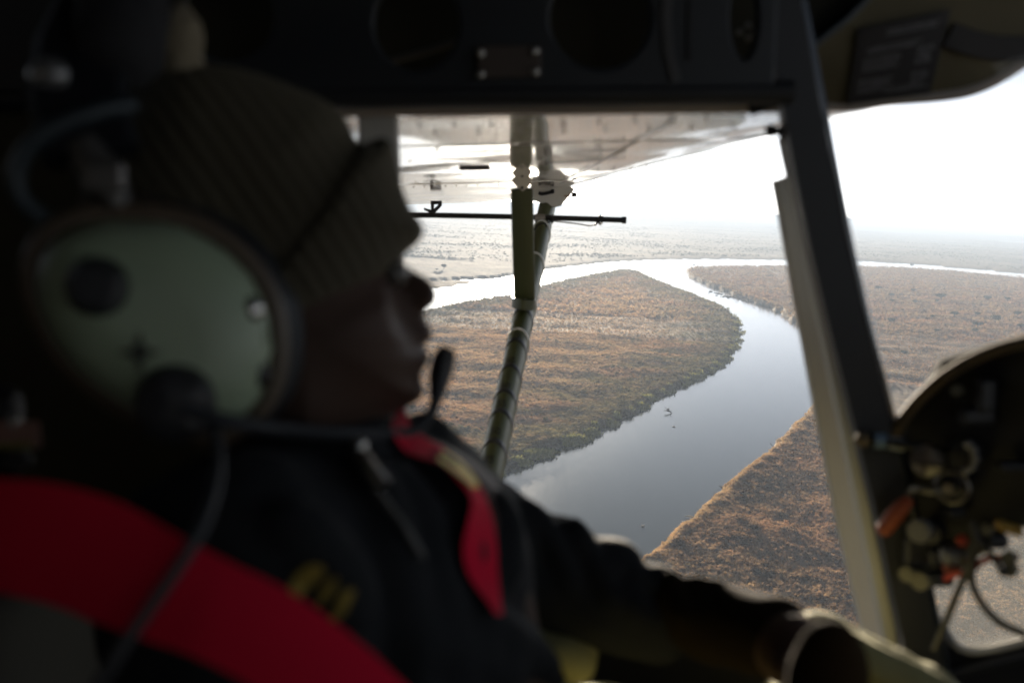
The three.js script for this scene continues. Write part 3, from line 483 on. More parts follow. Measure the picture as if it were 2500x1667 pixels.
  const pg = gridGeo(8, 8, (s, t) => c00.clone().lerp(c10, s).lerp(c01.clone().lerp(c11, s), t)); const pb = pg.clone(); pb.translate(0.0005, 0.002, -0.002);
  part('placard', merge([pg, pb]), mat(1, 1, 1, 0.6, { map: pt }), lining, 'black placard with rows of small pale lettering');
  const st0 = onSheet(2318, 85), st1 = onSheet(2370, 105), st2 = onSheet(2430, 118), st3 = onSheet(2530, 120);
  part('trim_strip', bar([st0, st1, st2, st3], rect(0.024, 0.004, 0.001), V(0.2, 1, 0.3)), rubber, lining);
  // pillar: dark square tube with its chamfer to the windscreen, and the pale door post outside it
  const pil = [[1874, -160], [1905, 0], [1940, 184], [1968, 329], [1998, 480], [2022, 597], [2062, 770], [2107, 947], [2174, 1220], [2222, 1450], [2275, 1700]].map(([x, y]) => A(x, y, 0.944));
  const post = part('windscreen_pillar', bar(pil, [[-0.0185, -0.010], [0.0125, -0.010], [0.0150, -0.007], [0.0150, 0.010], [-0.0185, 0.010]].map(([a, b]) => [a, -b]), V(1, 0, 0)), mat(0.017, 0.018, 0.021, 0.5), craft, 'slanting dark pillar between door and windscreen');
  part('pillar_seal', bar(pil.map((p) => p.clone().add(V(0.0172, 0, -0.002))), oval(0.0078, 0.011, 16), V(1, 0, 0)), mat(0.022, 0.028, 0.034, 0.22, { physical: true, clearcoat: 1, clearcoatRoughness: 0.12 }), post, 'dark glossy seal along the windscreen side');
  part('door_post', bar([[1936, 330], [1976, 520], [2022, 740], [2076, 1000], [2132, 1270], [2206, 1640], [2240, 1800]].map(([x, y]) => A(x - 6, y, 1.0)), rect(0.022, 0.030, 0.006), V(1, 0, 0)), beige, craft, 'pale door post just outside the dark pillar');
  const panel = [[1897, 446], [1945, 430], [2010, 740], [2078, 1100], [2140, 1400], [2195, 1640], [2225, 1760], [2166, 1760], [2125, 1590], [2050, 1270], [2000, 1010], [1951, 745]].map(([x, y]) => A(x, y, 1.09));
  const pg2 = new THREE.ExtrudeGeometry(new THREE.Shape(panel.map((p) => new THREE.Vector2(p.x, p.y))), { depth: 0.012, bevelEnabled: true, bevelSize: 0.003, bevelThickness: 0.003, bevelSegments: 2 }); pg2.translate(0, 0, -1.1);
  part('door_edge', pg2, mat(0.52, 0.505, 0.46, 0.65), craft, 'flat grey beige door edge outside the pillar');
  part('latch_pin', merge([ball(A(1884, 319, 0.96), 0.0062), tube([A(1888, 319, 0.96), A(1912, 322, 0.96), A(1945, 330, 0.95)], 0.0042, 12, 8), ball(A(1925, 322, 0.955), 0.010, 0.009, 0.008)]), rubber, post);
  part('latch_arm', tube([A(1830, 268, 0.96), A(1872, 254, 0.955), A(1910, 240, 0.95)], 0.006, 12, 8), rubber, post);
  // side wall below and ahead of the door, with the small low window
  const wl = [[2150, 1040], [2215, 1045], [2300, 880], [2900, 700], [3600, 900], [3600, 2600], [2380, 2600], [2205, 1660]].map(([x, y]) => A(x, y, 0.975));
  const ws = new THREE.Shape(wl.map((p) => new THREE.Vector2(p.x, p.y)));
  const win = [[2262, 1330], [2256, 1420], [2266, 1465], [2290, 1510], [2315, 1552], [2336, 1574], [2370, 1583], [2420, 1578], [2520, 1552], [2700, 1500], [2720, 1180], [2500, 1180], [2330, 1220]].map(([x, y]) => A(x, y, 0.975));
  const wc = new THREE.CatmullRomCurve3(win, true, 'catmullrom', 0.35).getPoints(90); ws.holes.push(new THREE.Path(wc.map((p) => new THREE.Vector2(p.x, p.y))));
  const wg = new THREE.ExtrudeGeometry(ws, { depth: 0.012, bevelEnabled: false }); wg.translate(0, 0, -0.985);
  const wall = part('side_wall', wg, mat(0.013, 0.013, 0.014, 0.7), craft);
  const lw = part('low_window', (() => { const s = new THREE.Shape(wc.map((p) => new THREE.Vector2(p.x, p.y))), g = new THREE.ShapeGeometry(s); g.translate(0, 0, -0.980); return g; })(), mat(0.90, 0.90, 0.87, 0.17, { physical: true, transmission: 1, thickness: 0, ior: 1.3 }), craft, 'hazy low side window');
  part('window_rim', tube(wc.filter((_, i) => i % 3 === 0).map((p) => V(p.x, p.y, -0.968)), 0.0042, 120, 8, true), mat(0.50, 0.49, 0.46, 0.45), lw);
  part('wall_rail', bar([A(2310, 1650, 0.955), A(2400, 1628, 0.955), A(2560, 1590, 0.955)], rect(0.010, 0.008), V(0, 1, 0)), darkPaint, wall); part('wall_rail', bar([A(2245, 1555, 0.955), A(2290, 1610, 0.955), A(2330, 1680, 0.955)], rect(0.006, 0.006, 0.001), V(1, 0, 0)), darkPaint, wall);
}
// --- rest of the cabin that closes off the light
part('roof', box(-0.45, 0.345, -0.21, 1.75, 0.02, 1.5), mat(0.03, 0.03, 0.03, 0.9), craft);
part('rear_wall', box(-1.30, -0.35, -0.21, 0.02, 1.4, 1.5), mat(0.04, 0.04, 0.038, 0.9), craft);
part('floor', box(-0.2, -1.04, -0.21, 2.4, 0.02, 1.5), mat(0.03, 0.03, 0.03, 0.9), craft);
part('firewall', box(1.0, -0.72, -0.21, 0.02, 0.64, 1.5), rubber, craft);
{ // right side of the cabin, behind the observer, with its window
  const s = new THREE.Shape([[-1.3, -1.05], [1.0, -1.05], [1.0, -0.40], [0.42, 0.34], [-1.3, 0.34]].map(([x, y]) => new THREE.Vector2(x, y))); s.holes.push(new THREE.Path([[0.12, -0.30], [0.47, -0.30], [0.42, 0.06], [0.12, 0.09]].map(([x, y]) => new THREE.Vector2(x, y))));
  const g = new THREE.ExtrudeGeometry(s, { depth: 0.02, bevelEnabled: false }); g.translate(0, 0, 0.52); part('right_side', g, mat(0.05, 0.05, 0.05, 0.8), craft);
  const l = new THREE.Shape([[-1.3, -1.05], [-0.205, -1.05], [-0.198, 0.10], [-1.3, 0.10]].map(([x, y]) => new THREE.Vector2(x, y))), lg = new THREE.ExtrudeGeometry(l, { depth: 0.02, bevelEnabled: false }); lg.translate(0, 0, -0.99); part('left_rear_side', lg, olive, craft);
  part('door_panel', (() => { const s = new THREE.Shape([[-0.20, -1.03], [0.44, -1.03], [0.44, -0.50], [0.325, -0.470], [0.215, -0.408], [-0.20, -0.400]].map(([x, y]) => new THREE.Vector2(x, y))), g = new THREE.ExtrudeGeometry(s, { depth: 0.025, bevelEnabled: true, bevelSize: 0.004, bevelThickness: 0.004, bevelSegments: 2 }); g.translate(0, 0, -1.0); return g; })(), darkPaint, craft);
  const smear = tex(256, (u, v) => { const a = u * 3 + v, t = 0.30 + 0.45 * Math.pow(clamp(0.5 + 0.5 * tileNoise(u + v, u * 0.5 + 0.2, 9)), 2) + 0.20 * tileNoise(v, u * 0.3, 40); return [t, clamp(t, 0.05, 1), t]; });
  const glass = mat(0.97, 0.98, 0.97, 0.20, { physical: true, transmission: 1, thickness: 0, ior: 1.35, roughnessMap: smear });
  const wsg = gridGeo(1, 12, (u, v) => V(mix(0.455, 0.98, v), mix(0.125, -0.40, v), mix(-0.985, 0.52, u))); part('windscreen', wsg, glass, craft, 'clear windscreen ahead of the pillar');
}
// --- instrument panel
const panelMat = mat(0.010, 0.010, 0.011, 0.6);
const pz = (px) => mix(0.955, 0.86, (px - 2190) / 310);
const IP = (px, py, out = 0) => { const p = A(px, py, pz(px)); return p.addScaledVector(V(-0.62, 0.05, 0.78), out); };
const panelN = V(-0.62, 0.05, 0.78).normalize();
{
  const arc = [[2196, 1062], [2222, 1016], [2262, 968], [2312, 922], [2370, 884], [2430, 856], [2500, 836], [2600, 822], [2720, 830]];
  const low = [[2195, 1200], [2225, 1330], [2262, 1385], [2300, 1395], [2345, 1392], [2400, 1350], [2460, 1300], [2560, 1280], [2720, 1280]];
  const ca = new THREE.CatmullRomCurve3(arc.map(([x, y]) => V(x, y, 0))), cl = new THREE.CatmullRomCurve3(low.map(([x, y]) => V(x, y, 0)));
  const face = (o) => gridGeo(40, 12, (u, v) => { const a = ca.getPoint(u), b = cl.getPoint(u), q = a.lerp(b, v); return IP(q.x, q.y, o); });
  const f1 = face(0), f2 = face(-0.01); f2.index.array.reverse();
  const ip = part('instrument_panel', merge([f1, f2]), panelMat, craft, 'black arched instrument panel crowded with knobs');
  const hood = gridGeo(50, 14, (u, v) => { const a = ca.getPoint(u), p = IP(a.x, a.y, mix(0.022, -0.30, v)); p.y += 0.010 * Math.sin(Math.PI * clamp(v * 6)) - 0.03 * v; return p; });
  part('glareshield', hood, mat(0.022, 0.017, 0.012, 0.9, { physical: true, specularIntensity: 0.2 }), ip); part('glareshield_rim', tube(arc.map(([x, y]) => IP(x, y, 0.018)), 0.0058, 60, 10), mat(0.10, 0.070, 0.036, 0.8), ip);
  const aluminium = mat(0.30, 0.29, 0.27, 0.34, { metalness: 1 }), plastic = mat(0.018, 0.018, 0.02, 0.4), red = mat(0.50, 0.06, 0.03, 0.5), orange = mat(0.26, 0.055, 0.018, 0.6), yellow = mat(0.34, 0.20, 0.02, 0.5), white = mat(0.15, 0.148, 0.138, 0.5);
  const kn = (x, y, r, m, t = 0.012, out = 0.03, name = 'knob') => { part(name, disc(IP(x, y, out), panelN, r, t), m, ip); };
  const stem = (x, y, out) => part('stem', tube([IP(x, y, 0), IP(x, y, out)], 0.004, 4, 8), plastic, ip);
  kn(2312, 1101, 0.0142, aluminium, 0.010, 0.06); part('knob_groove', box(0, 0, 0, 0.024, 0.002, 0.002, 0.0005).applyQuaternion(new THREE.Quaternion().setFromUnitVectors(V(0, 0, 1), panelN)).translate(...IP(2312, 1105, 0.067).toArray()), plastic, ip);
  kn(2375, 1101, 0.0150, plastic, 0.012, 0.02); for (let k = 0; k < 5; k++) { const a = -1.2 + 0.65 * k; part('knob_stud', ball(IP(2378 + 26 * Math.cos(a), 1103 + 33 * Math.sin(a), 0.03), 0.0042), aluminium, ip); }
  stem(2312, 1101, 0.06); kn(2345, 1178, 0.0145, plastic, 0.008, 0.02, 'dial'); part('dial_rim', new THREE.TorusGeometry(0.0145, 0.0016, 8, 36).applyQuaternion(new THREE.Quaternion().setFromUnitVectors(V(0, 0, 1), panelN)).translate(...IP(2345, 1178, 0.026).toArray()), aluminium, ip); kn(2343, 1177, 0.0055, aluminium, 0.014, 0.03);
  part('hook_lever', tube([IP(2340, 1182, 0.03), IP(2305, 1180, 0.04), IP(2270, 1174, 0.04), IP(2252, 1186, 0.035), IP(2244, 1205, 0.03)], 0.0036, 24, 8), mat(0.22, 0.21, 0.18, 0.35, { metalness: 0.7 }), ip);
  part('red_handle', taper([IP(2250, 1200, 0.035), IP(2225, 1232, 0.045), IP(2204, 1262, 0.05)], [0.0050, 0.0078, 0.0085, 0.0075], 12), orange, ip, 'rust orange lever handle by the pillar'); part('red_handle', ball(IP(2203, 1263, 0.05), 0.0076), orange, ip, 'rust orange lever handle by the pillar');
  part('side_lever', tube([A(2096, 1076, 0.93), A(2150, 1076, 0.92), A(2195, 1084, 0.91), A(2290, 1097, 0.90)], 0.0046, 24, 8), darkPaint, ip); part('lever_sleeve', tube([A(2132, 1075, 0.92), A(2162, 1077, 0.92)], 0.0075, 6, 12), mat(0.16, 0.24, 0.32, 0.3), ip); part('lever_sleeve', tube([A(2172, 1081, 0.915), A(2208, 1086, 0.915)], 0.0062, 6, 12), mat(0.42, 0.47, 0.50, 0.3), ip); part('lever_tip', ball(A(2107, 1073, 0.925), 0.0078, 0.0068, 0.0068), mat(0.16, 0.12, 0.07, 0.85), ip);
  kn(2286, 1268, 0.0108, white, 0.012, 0.05); stem(2286, 1268, 0.05); kn(2300, 1280, 0.011, plastic, 0.02, 0.03);
  part('connector', box(0, 0, 0, 0.022, 0.016, 0.02, 0.006).translate(...IP(2355, 1335, 0.035).toArray()), white, ip); part('connector_lamp', box(0, 0, 0, 0.015, 0.006, 0.012, 0.003).translate(...IP(2356, 1361, 0.042).toArray()), orange, ip); part('connector', box(0, 0, 0, 0.011, 0.010, 0.012, 0.004).translate(...IP(2402, 1352, 0.035).toArray()), orange, ip);
  part('red_wire', tube([IP(2332, 1392, 0.03), IP(2360, 1380, 0.035), IP(2395, 1372, 0.035), IP(2425, 1348, 0.03), IP(2500, 1345, 0.02)], 0.0030, 30, 8), red, ip); part('red_cap', ball(IP(2372, 1302, 0.03), 0.0055), red, ip);
  for (const [x, y, r] of [[2241, 1382, 0.0078], [2272, 1398, 0.0090], [2360, 945, 0.0048], [2430, 1275, 0.0058], [2416, 1322, 0.005], [2484, 1345, 0.0065], [2488, 1372, 0.006]]) kn(x, y, r, mat(0.12, 0.115, 0.085, 0.5), 0.01, 0.03);
  part('yellow_tab', box(0, 0, 0, 0.024, 0.009, 0.01, 0.003).rotateZ(-0.35).translate(...IP(2484, 1272, 0.03).toArray()), yellow, ip);
  for (const [x, y, w, h] of [[2255, 1335, 0.030, 0.030], [2298, 1348, 0.018, 0.016], [2270, 1300, 0.02, 0.012], [2395, 1010, 0.03, 0.014], [2415, 960, 0.016, 0.03], [2480, 1130, 0.026, 0.008], [2340, 1240, 0.018, 0.01], [2440, 1310, 0.02, 0.014], [2305, 1402, 0.024, 0.014]]) part('switch_box', box(0, 0, 0, w, h, 0.016, 0.004).translate(...IP(x, y, 0.014).toArray()), mat(0.026, 0.027, 0.030, 0.4), ip);
  for (const [pts, r] of [[[[2412, 1300], [2400, 1345], [2368, 1420], [2335, 1500], [2312, 1555]], 0.0034], [[[2402, 1340], [2404, 1400], [2430, 1450], [2470, 1490], [2540, 1520]], 0.0036], [[[2480, 1380], [2450, 1330], [2420, 1300], [2400, 1250]], 0.003]]) part('cable', tube(pts.map(([x, y]) => IP(x, y, 0.04)), r, 30, 8), mat(0.035, 0.034, 0.032, 0.5), ip);
}
// --- things fixed to or standing in the aircraft
{
  const b = A(1325, 533, 3.02), boom = thing('antenna_boom', 'thin black horizontal antenna boom clamped across the lift strut', 'antenna', b);
  const black = mat(0.014, 0.013, 0.014, 0.45); part('tube', tube([A(960, 523.5, 3.05), A(1250, 529, 3.02), A(1524, 537, 3.0)], 0.0082, 12, 14), black, boom);
  part('end_cap', tube([A(1519, 537, 3.0), A(1529, 537.5, 3.0)], 0.0105, 4, 14), black, boom); part('clamp', tube([A(1306, 531, 3.0), A(1331, 532, 3.0)], 0.0115, 6, 16), mat(0.34, 0.31, 0.28, 0.45, { metalness: 0.5 }), boom);
  part('wire', tube([A(1330, 548, 2.99), A(1345, 540, 2.985), A(1365, 541, 2.985), A(1410, 546, 2.985), A(1448, 549.5, 2.985), A(1470, 530, 2.985), A(1474, 528, 2.985), A(1462, 541, 2.985), A(1452, 551, 2.985)], 0.0022, 70, 6), black, boom); part('wire', tube([A(1305, 562, 2.9), A(1312, 550, 2.9), A(1330, 545, 2.9), A(1335, 553, 2.9)], 0.0030, 30, 6), black, boom);
  part('wire_clip', merge([new THREE.TorusGeometry(0.012, 0.0032, 6, 20).rotateY(Math.PI / 2 - 0.5).translate(...A(1466, 537, 3.0).toArray()), new THREE.TorusGeometry(0.011, 0.003, 6, 20).rotateY(Math.PI / 2).translate(...A(1349, 534, 3.0).toArray())]), black, boom);
}
{
  const b = A(2030, 1900, 0.60), st = thing('control_stick', 'dark control stick with a rounded top, before the pilot hand', 'control stick', b);
  part('grip', (() => { const P = [D(2022, 1572, 0.60), D(2010, 1640, 0.60), D(1990, 1740, 0.60)]; return nets((p) => smin(smin(cone(p, D(2030, 1588, 0.60), D(2020, 1640, 0.60), 0.0185, 0.020), cone(p, P[1], P[2], 0.017, 0.020), 0.012), cone(p, D(2060, 1640, 0.60), D(2062, 1700, 0.60), 0.012, 0.012), 0.015), D(1880, 1760, 0.64).subScalar(0.03), D(2150, 1500, 0.56).addScalar(0.03), 0.003); })(), mat(0.032, 0.019, 0.008, 0.85, { physical: true, specularIntensity: 0.12 }), st);
  part('shaft', tube([D(1990, 1730, 0.60), D(1990, 2300, 0.62)], 0.010, 6, 10), darkSteel, st);
}

// ------------------------------------------------------------------ the pilot
const pilot = thing('person', 'pilot in profile in dark jacket and olive beanie, left arm reaching forward', 'person', D(900, 2300, 0.70));
const skin = mat(0.068, 0.040, 0.029, 0.62, { physical: true, specularIntensity: 0.5 });
const HC = rayA(600, 700).multiplyScalar(0.665), hw = HC.clone().negate().normalize(), hv = V(0, 1, 0).applyQuaternion(camera.quaternion).applyQuaternion(qAi); hv.addScaledVector(hw, -hv.dot(hw)).normalize(); const hu = hv.clone().cross(hw).normalize();
const HL = (px, py, w = 0) => { const r = rayA(px, py), o = HC.clone().addScaledVector(hw, w), t = o.dot(hw) / r.dot(hw), p = r.multiplyScalar(t).sub(HC); return [p.dot(hu), p.dot(hv)]; };
const H3 = (px, py, w) => { const [u, v] = HL(px, py, w); return HC.clone().addScaledVector(hu, u).addScaledVector(hv, v).addScaledVector(hw, w); };
const toH = (p) => { const q = p.clone().sub(HC); return [q.dot(hu), q.dot(hv), q.dot(hw)]; };
const fromH = (g) => { const m = new THREE.Matrix4().makeBasis(hu, hv, hw); m.setPosition(HC); return g.applyMatrix4(m); };
const spline2 = (L, n) => new THREE.CatmullRomCurve3(L.map(([x, y]) => V(x, y, 0)), true, 'centripetal').getPoints(n).slice(0, -1).map((p) => [p.x, p.y]);
const inflate = (P, Wd, R, pow = 0.62) => (u, v) => { const d = polyDist(u, v, P); if (d <= 0) return d; const t = Math.min(1, d / R); return Wd * Math.pow(1 - (1 - t) * (1 - t), pow); };
const FACE = [[967, 627], [980, 637], [988, 645], [1000, 652], [1018, 665], [1043, 681], [1057, 696], [1065, 715], [1063, 732], [1055, 745], [1045, 751], [1034, 763], [1036, 776], [1045, 788], [1053, 804], [1055, 818], [1050, 831], [1035, 844], [1043, 854], [1047, 865], [1045, 877], [1038, 894], [1027, 913], [1030, 929], [1034, 948], [1028, 971], [1015, 984], [1001, 991], [969, 1006], [935, 1040], [918, 1090], [930, 1190], [560, 1190], [530, 1060], [410, 960], [310, 820], [270, 660], [290, 450], [360, 310], [480, 230], [620, 225], [760, 268], [860, 350], [930, 440], [962, 530], [972, 600]].map(([x, y]) => HL(x, y));
const headH = (() => {
  const P = spline2(FACE, 260), inf = inflate(P, 0.076, 0.078, 0.66), [nu, nv] = HL(1025, 722), [eu, ev] = HL(955, 668), [ju, jv] = HL(870, 980), [cu, cv] = HL(880, 800), [au, av] = HL(1030, 735), [lu, lv] = HL(1038, 838);
  return (u, v) => {
    let h = inf(u, v); if (h <= 0) return h;
    const dn = Math.hypot((u - nu) / 0.020, (v - nv) / 0.026); h = mix(h, Math.min(h, 0.017), 0.85 * smooth(1.7, 0.7, dn));            // nose
    h += 0.006 * Math.exp(-(((u - au) / 0.008) ** 2 + ((v - av) / 0.006) ** 2));                                                        // nostril wing
    h -= 0.012 * Math.exp(-(((u - eu) / 0.014) ** 2 + ((v - ev) / 0.010) ** 2));                                                        // eye socket
    h += 0.005 * Math.exp(-(((u - eu + 0.002) / 0.009) ** 2 + ((v - ev) / 0.006) ** 2));                                                // eyelid
    h += 0.006 * Math.exp(-(((u - cu) / 0.03) ** 2 + ((v - cv) / 0.022) ** 2));                                                          // cheek
    h -= 0.006 * Math.exp(-(((u - lu) / 0.018) ** 2 + ((v - lv) / 0.0025) ** 2));                                                        // mouth line
    h -= 0.022 * smooth(jv + 0.01, jv - 0.05, v) * smooth(0.02, 0.09, u - HL(600, 700)[0] + 0.02) ;                                      // under the jaw
    return h;
  };
})();
const cache2 = (f, lo, hi, c) => { const nx = Math.ceil((hi[0] - lo[0]) / c) + 2, ny = Math.ceil((hi[1] - lo[1]) / c) + 2, a = new Float32Array(nx * ny); for (let j = 0; j < ny; j++) for (let i = 0; i < nx; i++) a[j * nx + i] = f(lo[0] + i * c, lo[1] + j * c); return (u, v) => { const x = clamp((u - lo[0]) / c, 0, nx - 1.001), y = clamp((v - lo[1]) / c, 0, ny - 1.001), i = Math.floor(x), j = Math.floor(y), s = x - i, t = y - j; return mix(mix(a[j * nx + i], a[j * nx + i + 1], s), mix(a[(j + 1) * nx + i], a[(j + 1) * nx + i + 1], s), t); }; };
const headC = cache2(headH, [-0.12, -0.16], [0.15, 0.16], 0.002);
const headField = (p) => Math.abs(p.z) - headC(p.x, p.y);
// joints
const J = { neck: D(765, 1230, 0.665), chest: D(900, 1400, 0.68), belly: D(985, 1900, 0.69), nearSh: D(560, 1390, 0.525), farSh: D(1140, 1290, 0.845), elbow: D(1500, 1440, 0.845), wrist: D(1840, 1530, 0.79), hand: D(1950, 1570, 0.74) };
const zAxis = V(0, 0, 1);
const core = (p) => {   // the body under the clothes
  let d = smin(cone(p, J.neck, J.chest, 0.044, 0.09), cone(p, J.chest, J.belly, 0.10, 0.12), 0.05);
  d = smin(d, cone(p, J.neck, J.farSh, 0.045, 0.042), 0.03); d = smin(d, cone(p, J.neck, J.nearSh, 0.045, 0.05), 0.03);
  d = smin(d, cone(p, J.farSh, J.elbow, 0.042, 0.030), 0.02);
  return d;
};
const armSkin = (p) => {
  let d = cone(p, J.elbow, D(1640, 1490, 0.83), 0.022, 0.021); d = smin(d, cone(p, D(1640, 1490, 0.83), D(1740, 1530, 0.81), 0.021, 0.022), 0.02);
  d = smin(d, cone(p, D(1740, 1530, 0.81), J.wrist, 0.021, 0.019), 0.02);
  const palm = cone(p, D(1870, 1548, 0.775), D(1935, 1585, 0.745), 0.025, 0.027); d = smin(d, palm, 0.015);
  const f = [[[1955, 1575, 0.745], [2010, 1602, 0.70], [2040, 1640, 0.675], [2030, 1670, 0.665]], [[1958, 1600, 0.735], [2010, 1630, 0.70], [2040, 1668, 0.675], [2026, 1692, 0.665]], [[1950, 1618, 0.73], [2000, 1655, 0.70], [2032, 1692, 0.675], [2016, 1712, 0.665]], [[1940, 1636, 0.73], [1985, 1680, 0.70], [2012, 1712, 0.68], [1998, 1728, 0.67]]];
  f.forEach((c, k) => { const r = 0.0095 - 0.0008 * k, q = c.map((a) => D(...a)); let e = cone(p, q[0], q[1], r + 0.001, r); e = smin(e, cone(p, q[1], q[2], r, r * 0.95), 0.004); e = smin(e, cone(p, q[2], q[3], r * 0.95, r * 0.82), 0.004); d = smin(d, e, 0.006); });
  const th = [D(1905, 1620, 0.735), D(1955, 1655, 0.70), D(2010, 1662, 0.675)]; d = smin(d, smin(cone(p, th[0], th[1], 0.013, 0.011), cone(p, th[1], th[2], 0.011, 0.009), 0.005), 0.008);
  return d;
};
{
  const head = fromH(nets(headField, V(-0.11, -0.155, -0.085), V(0.14, 0.15, 0.085), 0.0027));
  const trunk = nets(core, D(400, 2000, 0.80).min(D(400, 1000, 0.4)).sub(V(0.1, 0.1, 0.2)), V(0.22, -0.10, -0.38), 0.012);
  const arm = nets(armSkin, V(0.05, -0.40, -0.90), V(0.27, -0.24, -0.58), 0.0034);
  part('body', merge([head, trunk, arm]), skin, pilot, 'dark skinned face in profile and bare forearm');
  const eye = ball(H3(962, 668, 0.030), 0.0095); part('eye', eye, mat(0.10, 0.09, 0.08, 0.3), pilot);
  // beanie
  const OUT = [[455, 158], [560, 165], [640, 185], [720, 215], [790, 246], [842, 290], [882, 326], [905, 343], [926, 334], [950, 347], [966, 400], [977, 450], [1000, 508], [1023, 541], [1032, 565], [1023, 590], [990, 621], [965, 660], [920, 740], [800, 860], [500, 930], [250, 800], [190, 560], [215, 370], [290, 240], [375, 180]].map(([x, y]) => HL(x, y));
  const CR = OUT.map(([x, y], i) => i >= 6 && i <= 20 ? HL(600, 560).map((c, k) => mix([x, y][k], c, 0.055)) : [x, y]);
  const outP = spline2(OUT, 240), crP = spline2(CR, 240);
  const BAND = [[905, 340], [930, 320], [990, 330], [1080, 560], [1000, 616], [965, 642], [900, 684], [830, 724], [740, 770], [640, 850], [480, 960], [380, 900], [520, 760], [620, 660], [700, 560], [790, 450]].map(([x, y]) => HL(x, y)), TOPCUT = [[905, 352], [800, 460], [640, 700], [420, 900], [100, 900], [100, 60], [900, 60]].map(([x, y]) => HL(x, y));
  const rib = HL(700, 300), rd = [Math.cos(-0.98), Math.sin(-0.98)], rn = [-rd[1], rd[0]];
  const ribs = (u, v, amp, f) => amp * Math.sin((u * rn[0] + v * rn[1]) * f + 6 * 0.02 * n2(u * 30, v * 30));
  const fO = inflate(outP, 0.094, 0.070, 0.60), fC = inflate(crP, 0.088, 0.075, 0.62), lo = [-0.14, -0.12], hi = [0.15, 0.17];
  const cuffC = cache2((u, v) => { const a = fO(u, v), b = polyDist(u, v, BAND); return smin(a, b * 4 + 0.06, 0.03) + (a > 0.01 ? ribs(u, v, 0.0017, 650) : 0); }, lo, hi, 0.0016), bandC = cache2((u, v) => polyDist(u, v, BAND), lo, hi, 0.003);
  const crownC = cache2((u, v) => { const a = fC(u, v); return a + (a > 0.02 ? ribs(u, v, 0.0015, 650) : 0); }, lo, hi, 0.0016), topC = cache2((u, v) => polyDist(u, v, TOPCUT), lo, hi, 0.003);
  const wool = tex(128, (u, v) => { const t = 0.5 + 0.25 * tileNoise(u, v, 30) + 0.2 * Math.sin(u * 6.2832 * 32) * Math.sin(v * 6.2832 * 32); return [t, t, t]; }, false, 60);
  const woolM = mat(0.072, 0.061, 0.038, 0.95, { physical: true, sheen: 0.5, sheenRoughness: 0.6, bumpMap: wool, bumpScale: 0.0012 }); woolM.sheenColor.setRGB(0.30, 0.24, 0.12);
  const hat = part('beanie', fromH(nets((p) => smax(Math.abs(p.z) - crownC(p.x, p.y), -topC(p.x, p.y) - 0.012, 0.01), V(-0.14, -0.12, -0.095), V(0.15, 0.17, 0.095), 0.0026)), woolM, pilot, 'ribbed olive knit beanie with folded cuff');
  part('cuff', fromH(nets((p) => { const c = cuffC(p.x, p.y), b = bandC(p.x, p.y); return smax(Math.abs(p.z) - c, -b, 0.008); }, V(-0.12, -0.12, -0.102), V(0.15, 0.13, 0.102), 0.0026)), woolM, hat);
}
// jacket
const S = (x, y, d) => D(x, y, d);
const jacketBase = (() => {
  const nk = S(800, 1290, 0.665), ch = S(905, 1420, 0.68), be = S(960, 1950, 0.69), chN = ch.clone().add(V(-0.03, 0, 0.085)), beN = be.clone().add(V(-0.03, 0, 0.09)), chF = ch.clone().add(V(0.005, 0, -0.075)), beF = be.clone().add(V(0.01, 0, -0.08));
  const a = [[[1120, 1290, 0.84], [1240, 1332, 0.845], 0.050, 0.045], [[1352, 1346, 0.84], [1376, 1352, 0.84], 0.031, 0.0315], [[1482, 1400, 0.838], [1492, 1402, 0.838], 0.031, 0.031], [[1280, 1405, 0.845], [1460, 1465, 0.84], 0.042, 0.038], [[1460, 1465, 0.84], [1600, 1512, 0.835], 0.038, 0.0345], [[1600, 1440, 0.832], [1612, 1490, 0.832], 0.0225, 0.031]].map(([p, q, r, s]) => [S(...p), S(...q), r, s]);
  const nearS = S(575, 1400, 0.535), back = S(560, 1500, 0.70), upper = S(640, 2000, 0.47);
  const collar = []; for (let k = 0; k < 14; k++) { const t = k / 14 * 6.2832; collar.push(S(780 + 150 * Math.cos(t), 1130 + 4 * Math.cos(t) - 12 * Math.sin(t), 0.665 - 0.058 * Math.sin(t))); }
  const ep = S(1040, 1060, 0.73), ep2 = S(1130, 1190, 0.80);
  return (p) => {
    let d = smin(cone(p, nk, ch, 0.060, 0.095), cone(p, ch, be, 0.095, 0.112), 0.05);
    d = smin(d, cone(p, chN, beN, 0.085, 0.10), 0.06); d = smin(d, cone(p, chF, beF, 0.080, 0.098), 0.06);
    d = smin(d, cone(p, nk, nearS, 0.050, 0.060), 0.05); d = smin(d, cone(p, nearS, upper, 0.060, 0.055), 0.03);
    d = smin(d, cone(p, nk, a[0][0], 0.042, 0.048), 0.05); d = smin(d, cone(p, back, nk, 0.09, 0.05), 0.05);
    d = smin(d, cone(p, ep, ep2, 0.014, 0.018), 0.03);
    let arm = cone(p, ...a[0]); for (let k = 1; k < 6; k++) arm = smin(arm, cone(p, ...a[k]), 0.005);
    d = smin(d, arm, 0.022);
    for (let k = 0; k < 14; k++) d = smin(d, cone(p, collar[k], collar[(k + 1) % 14], 0.014, 0.014), 0.012);
    return d;
  };
})();
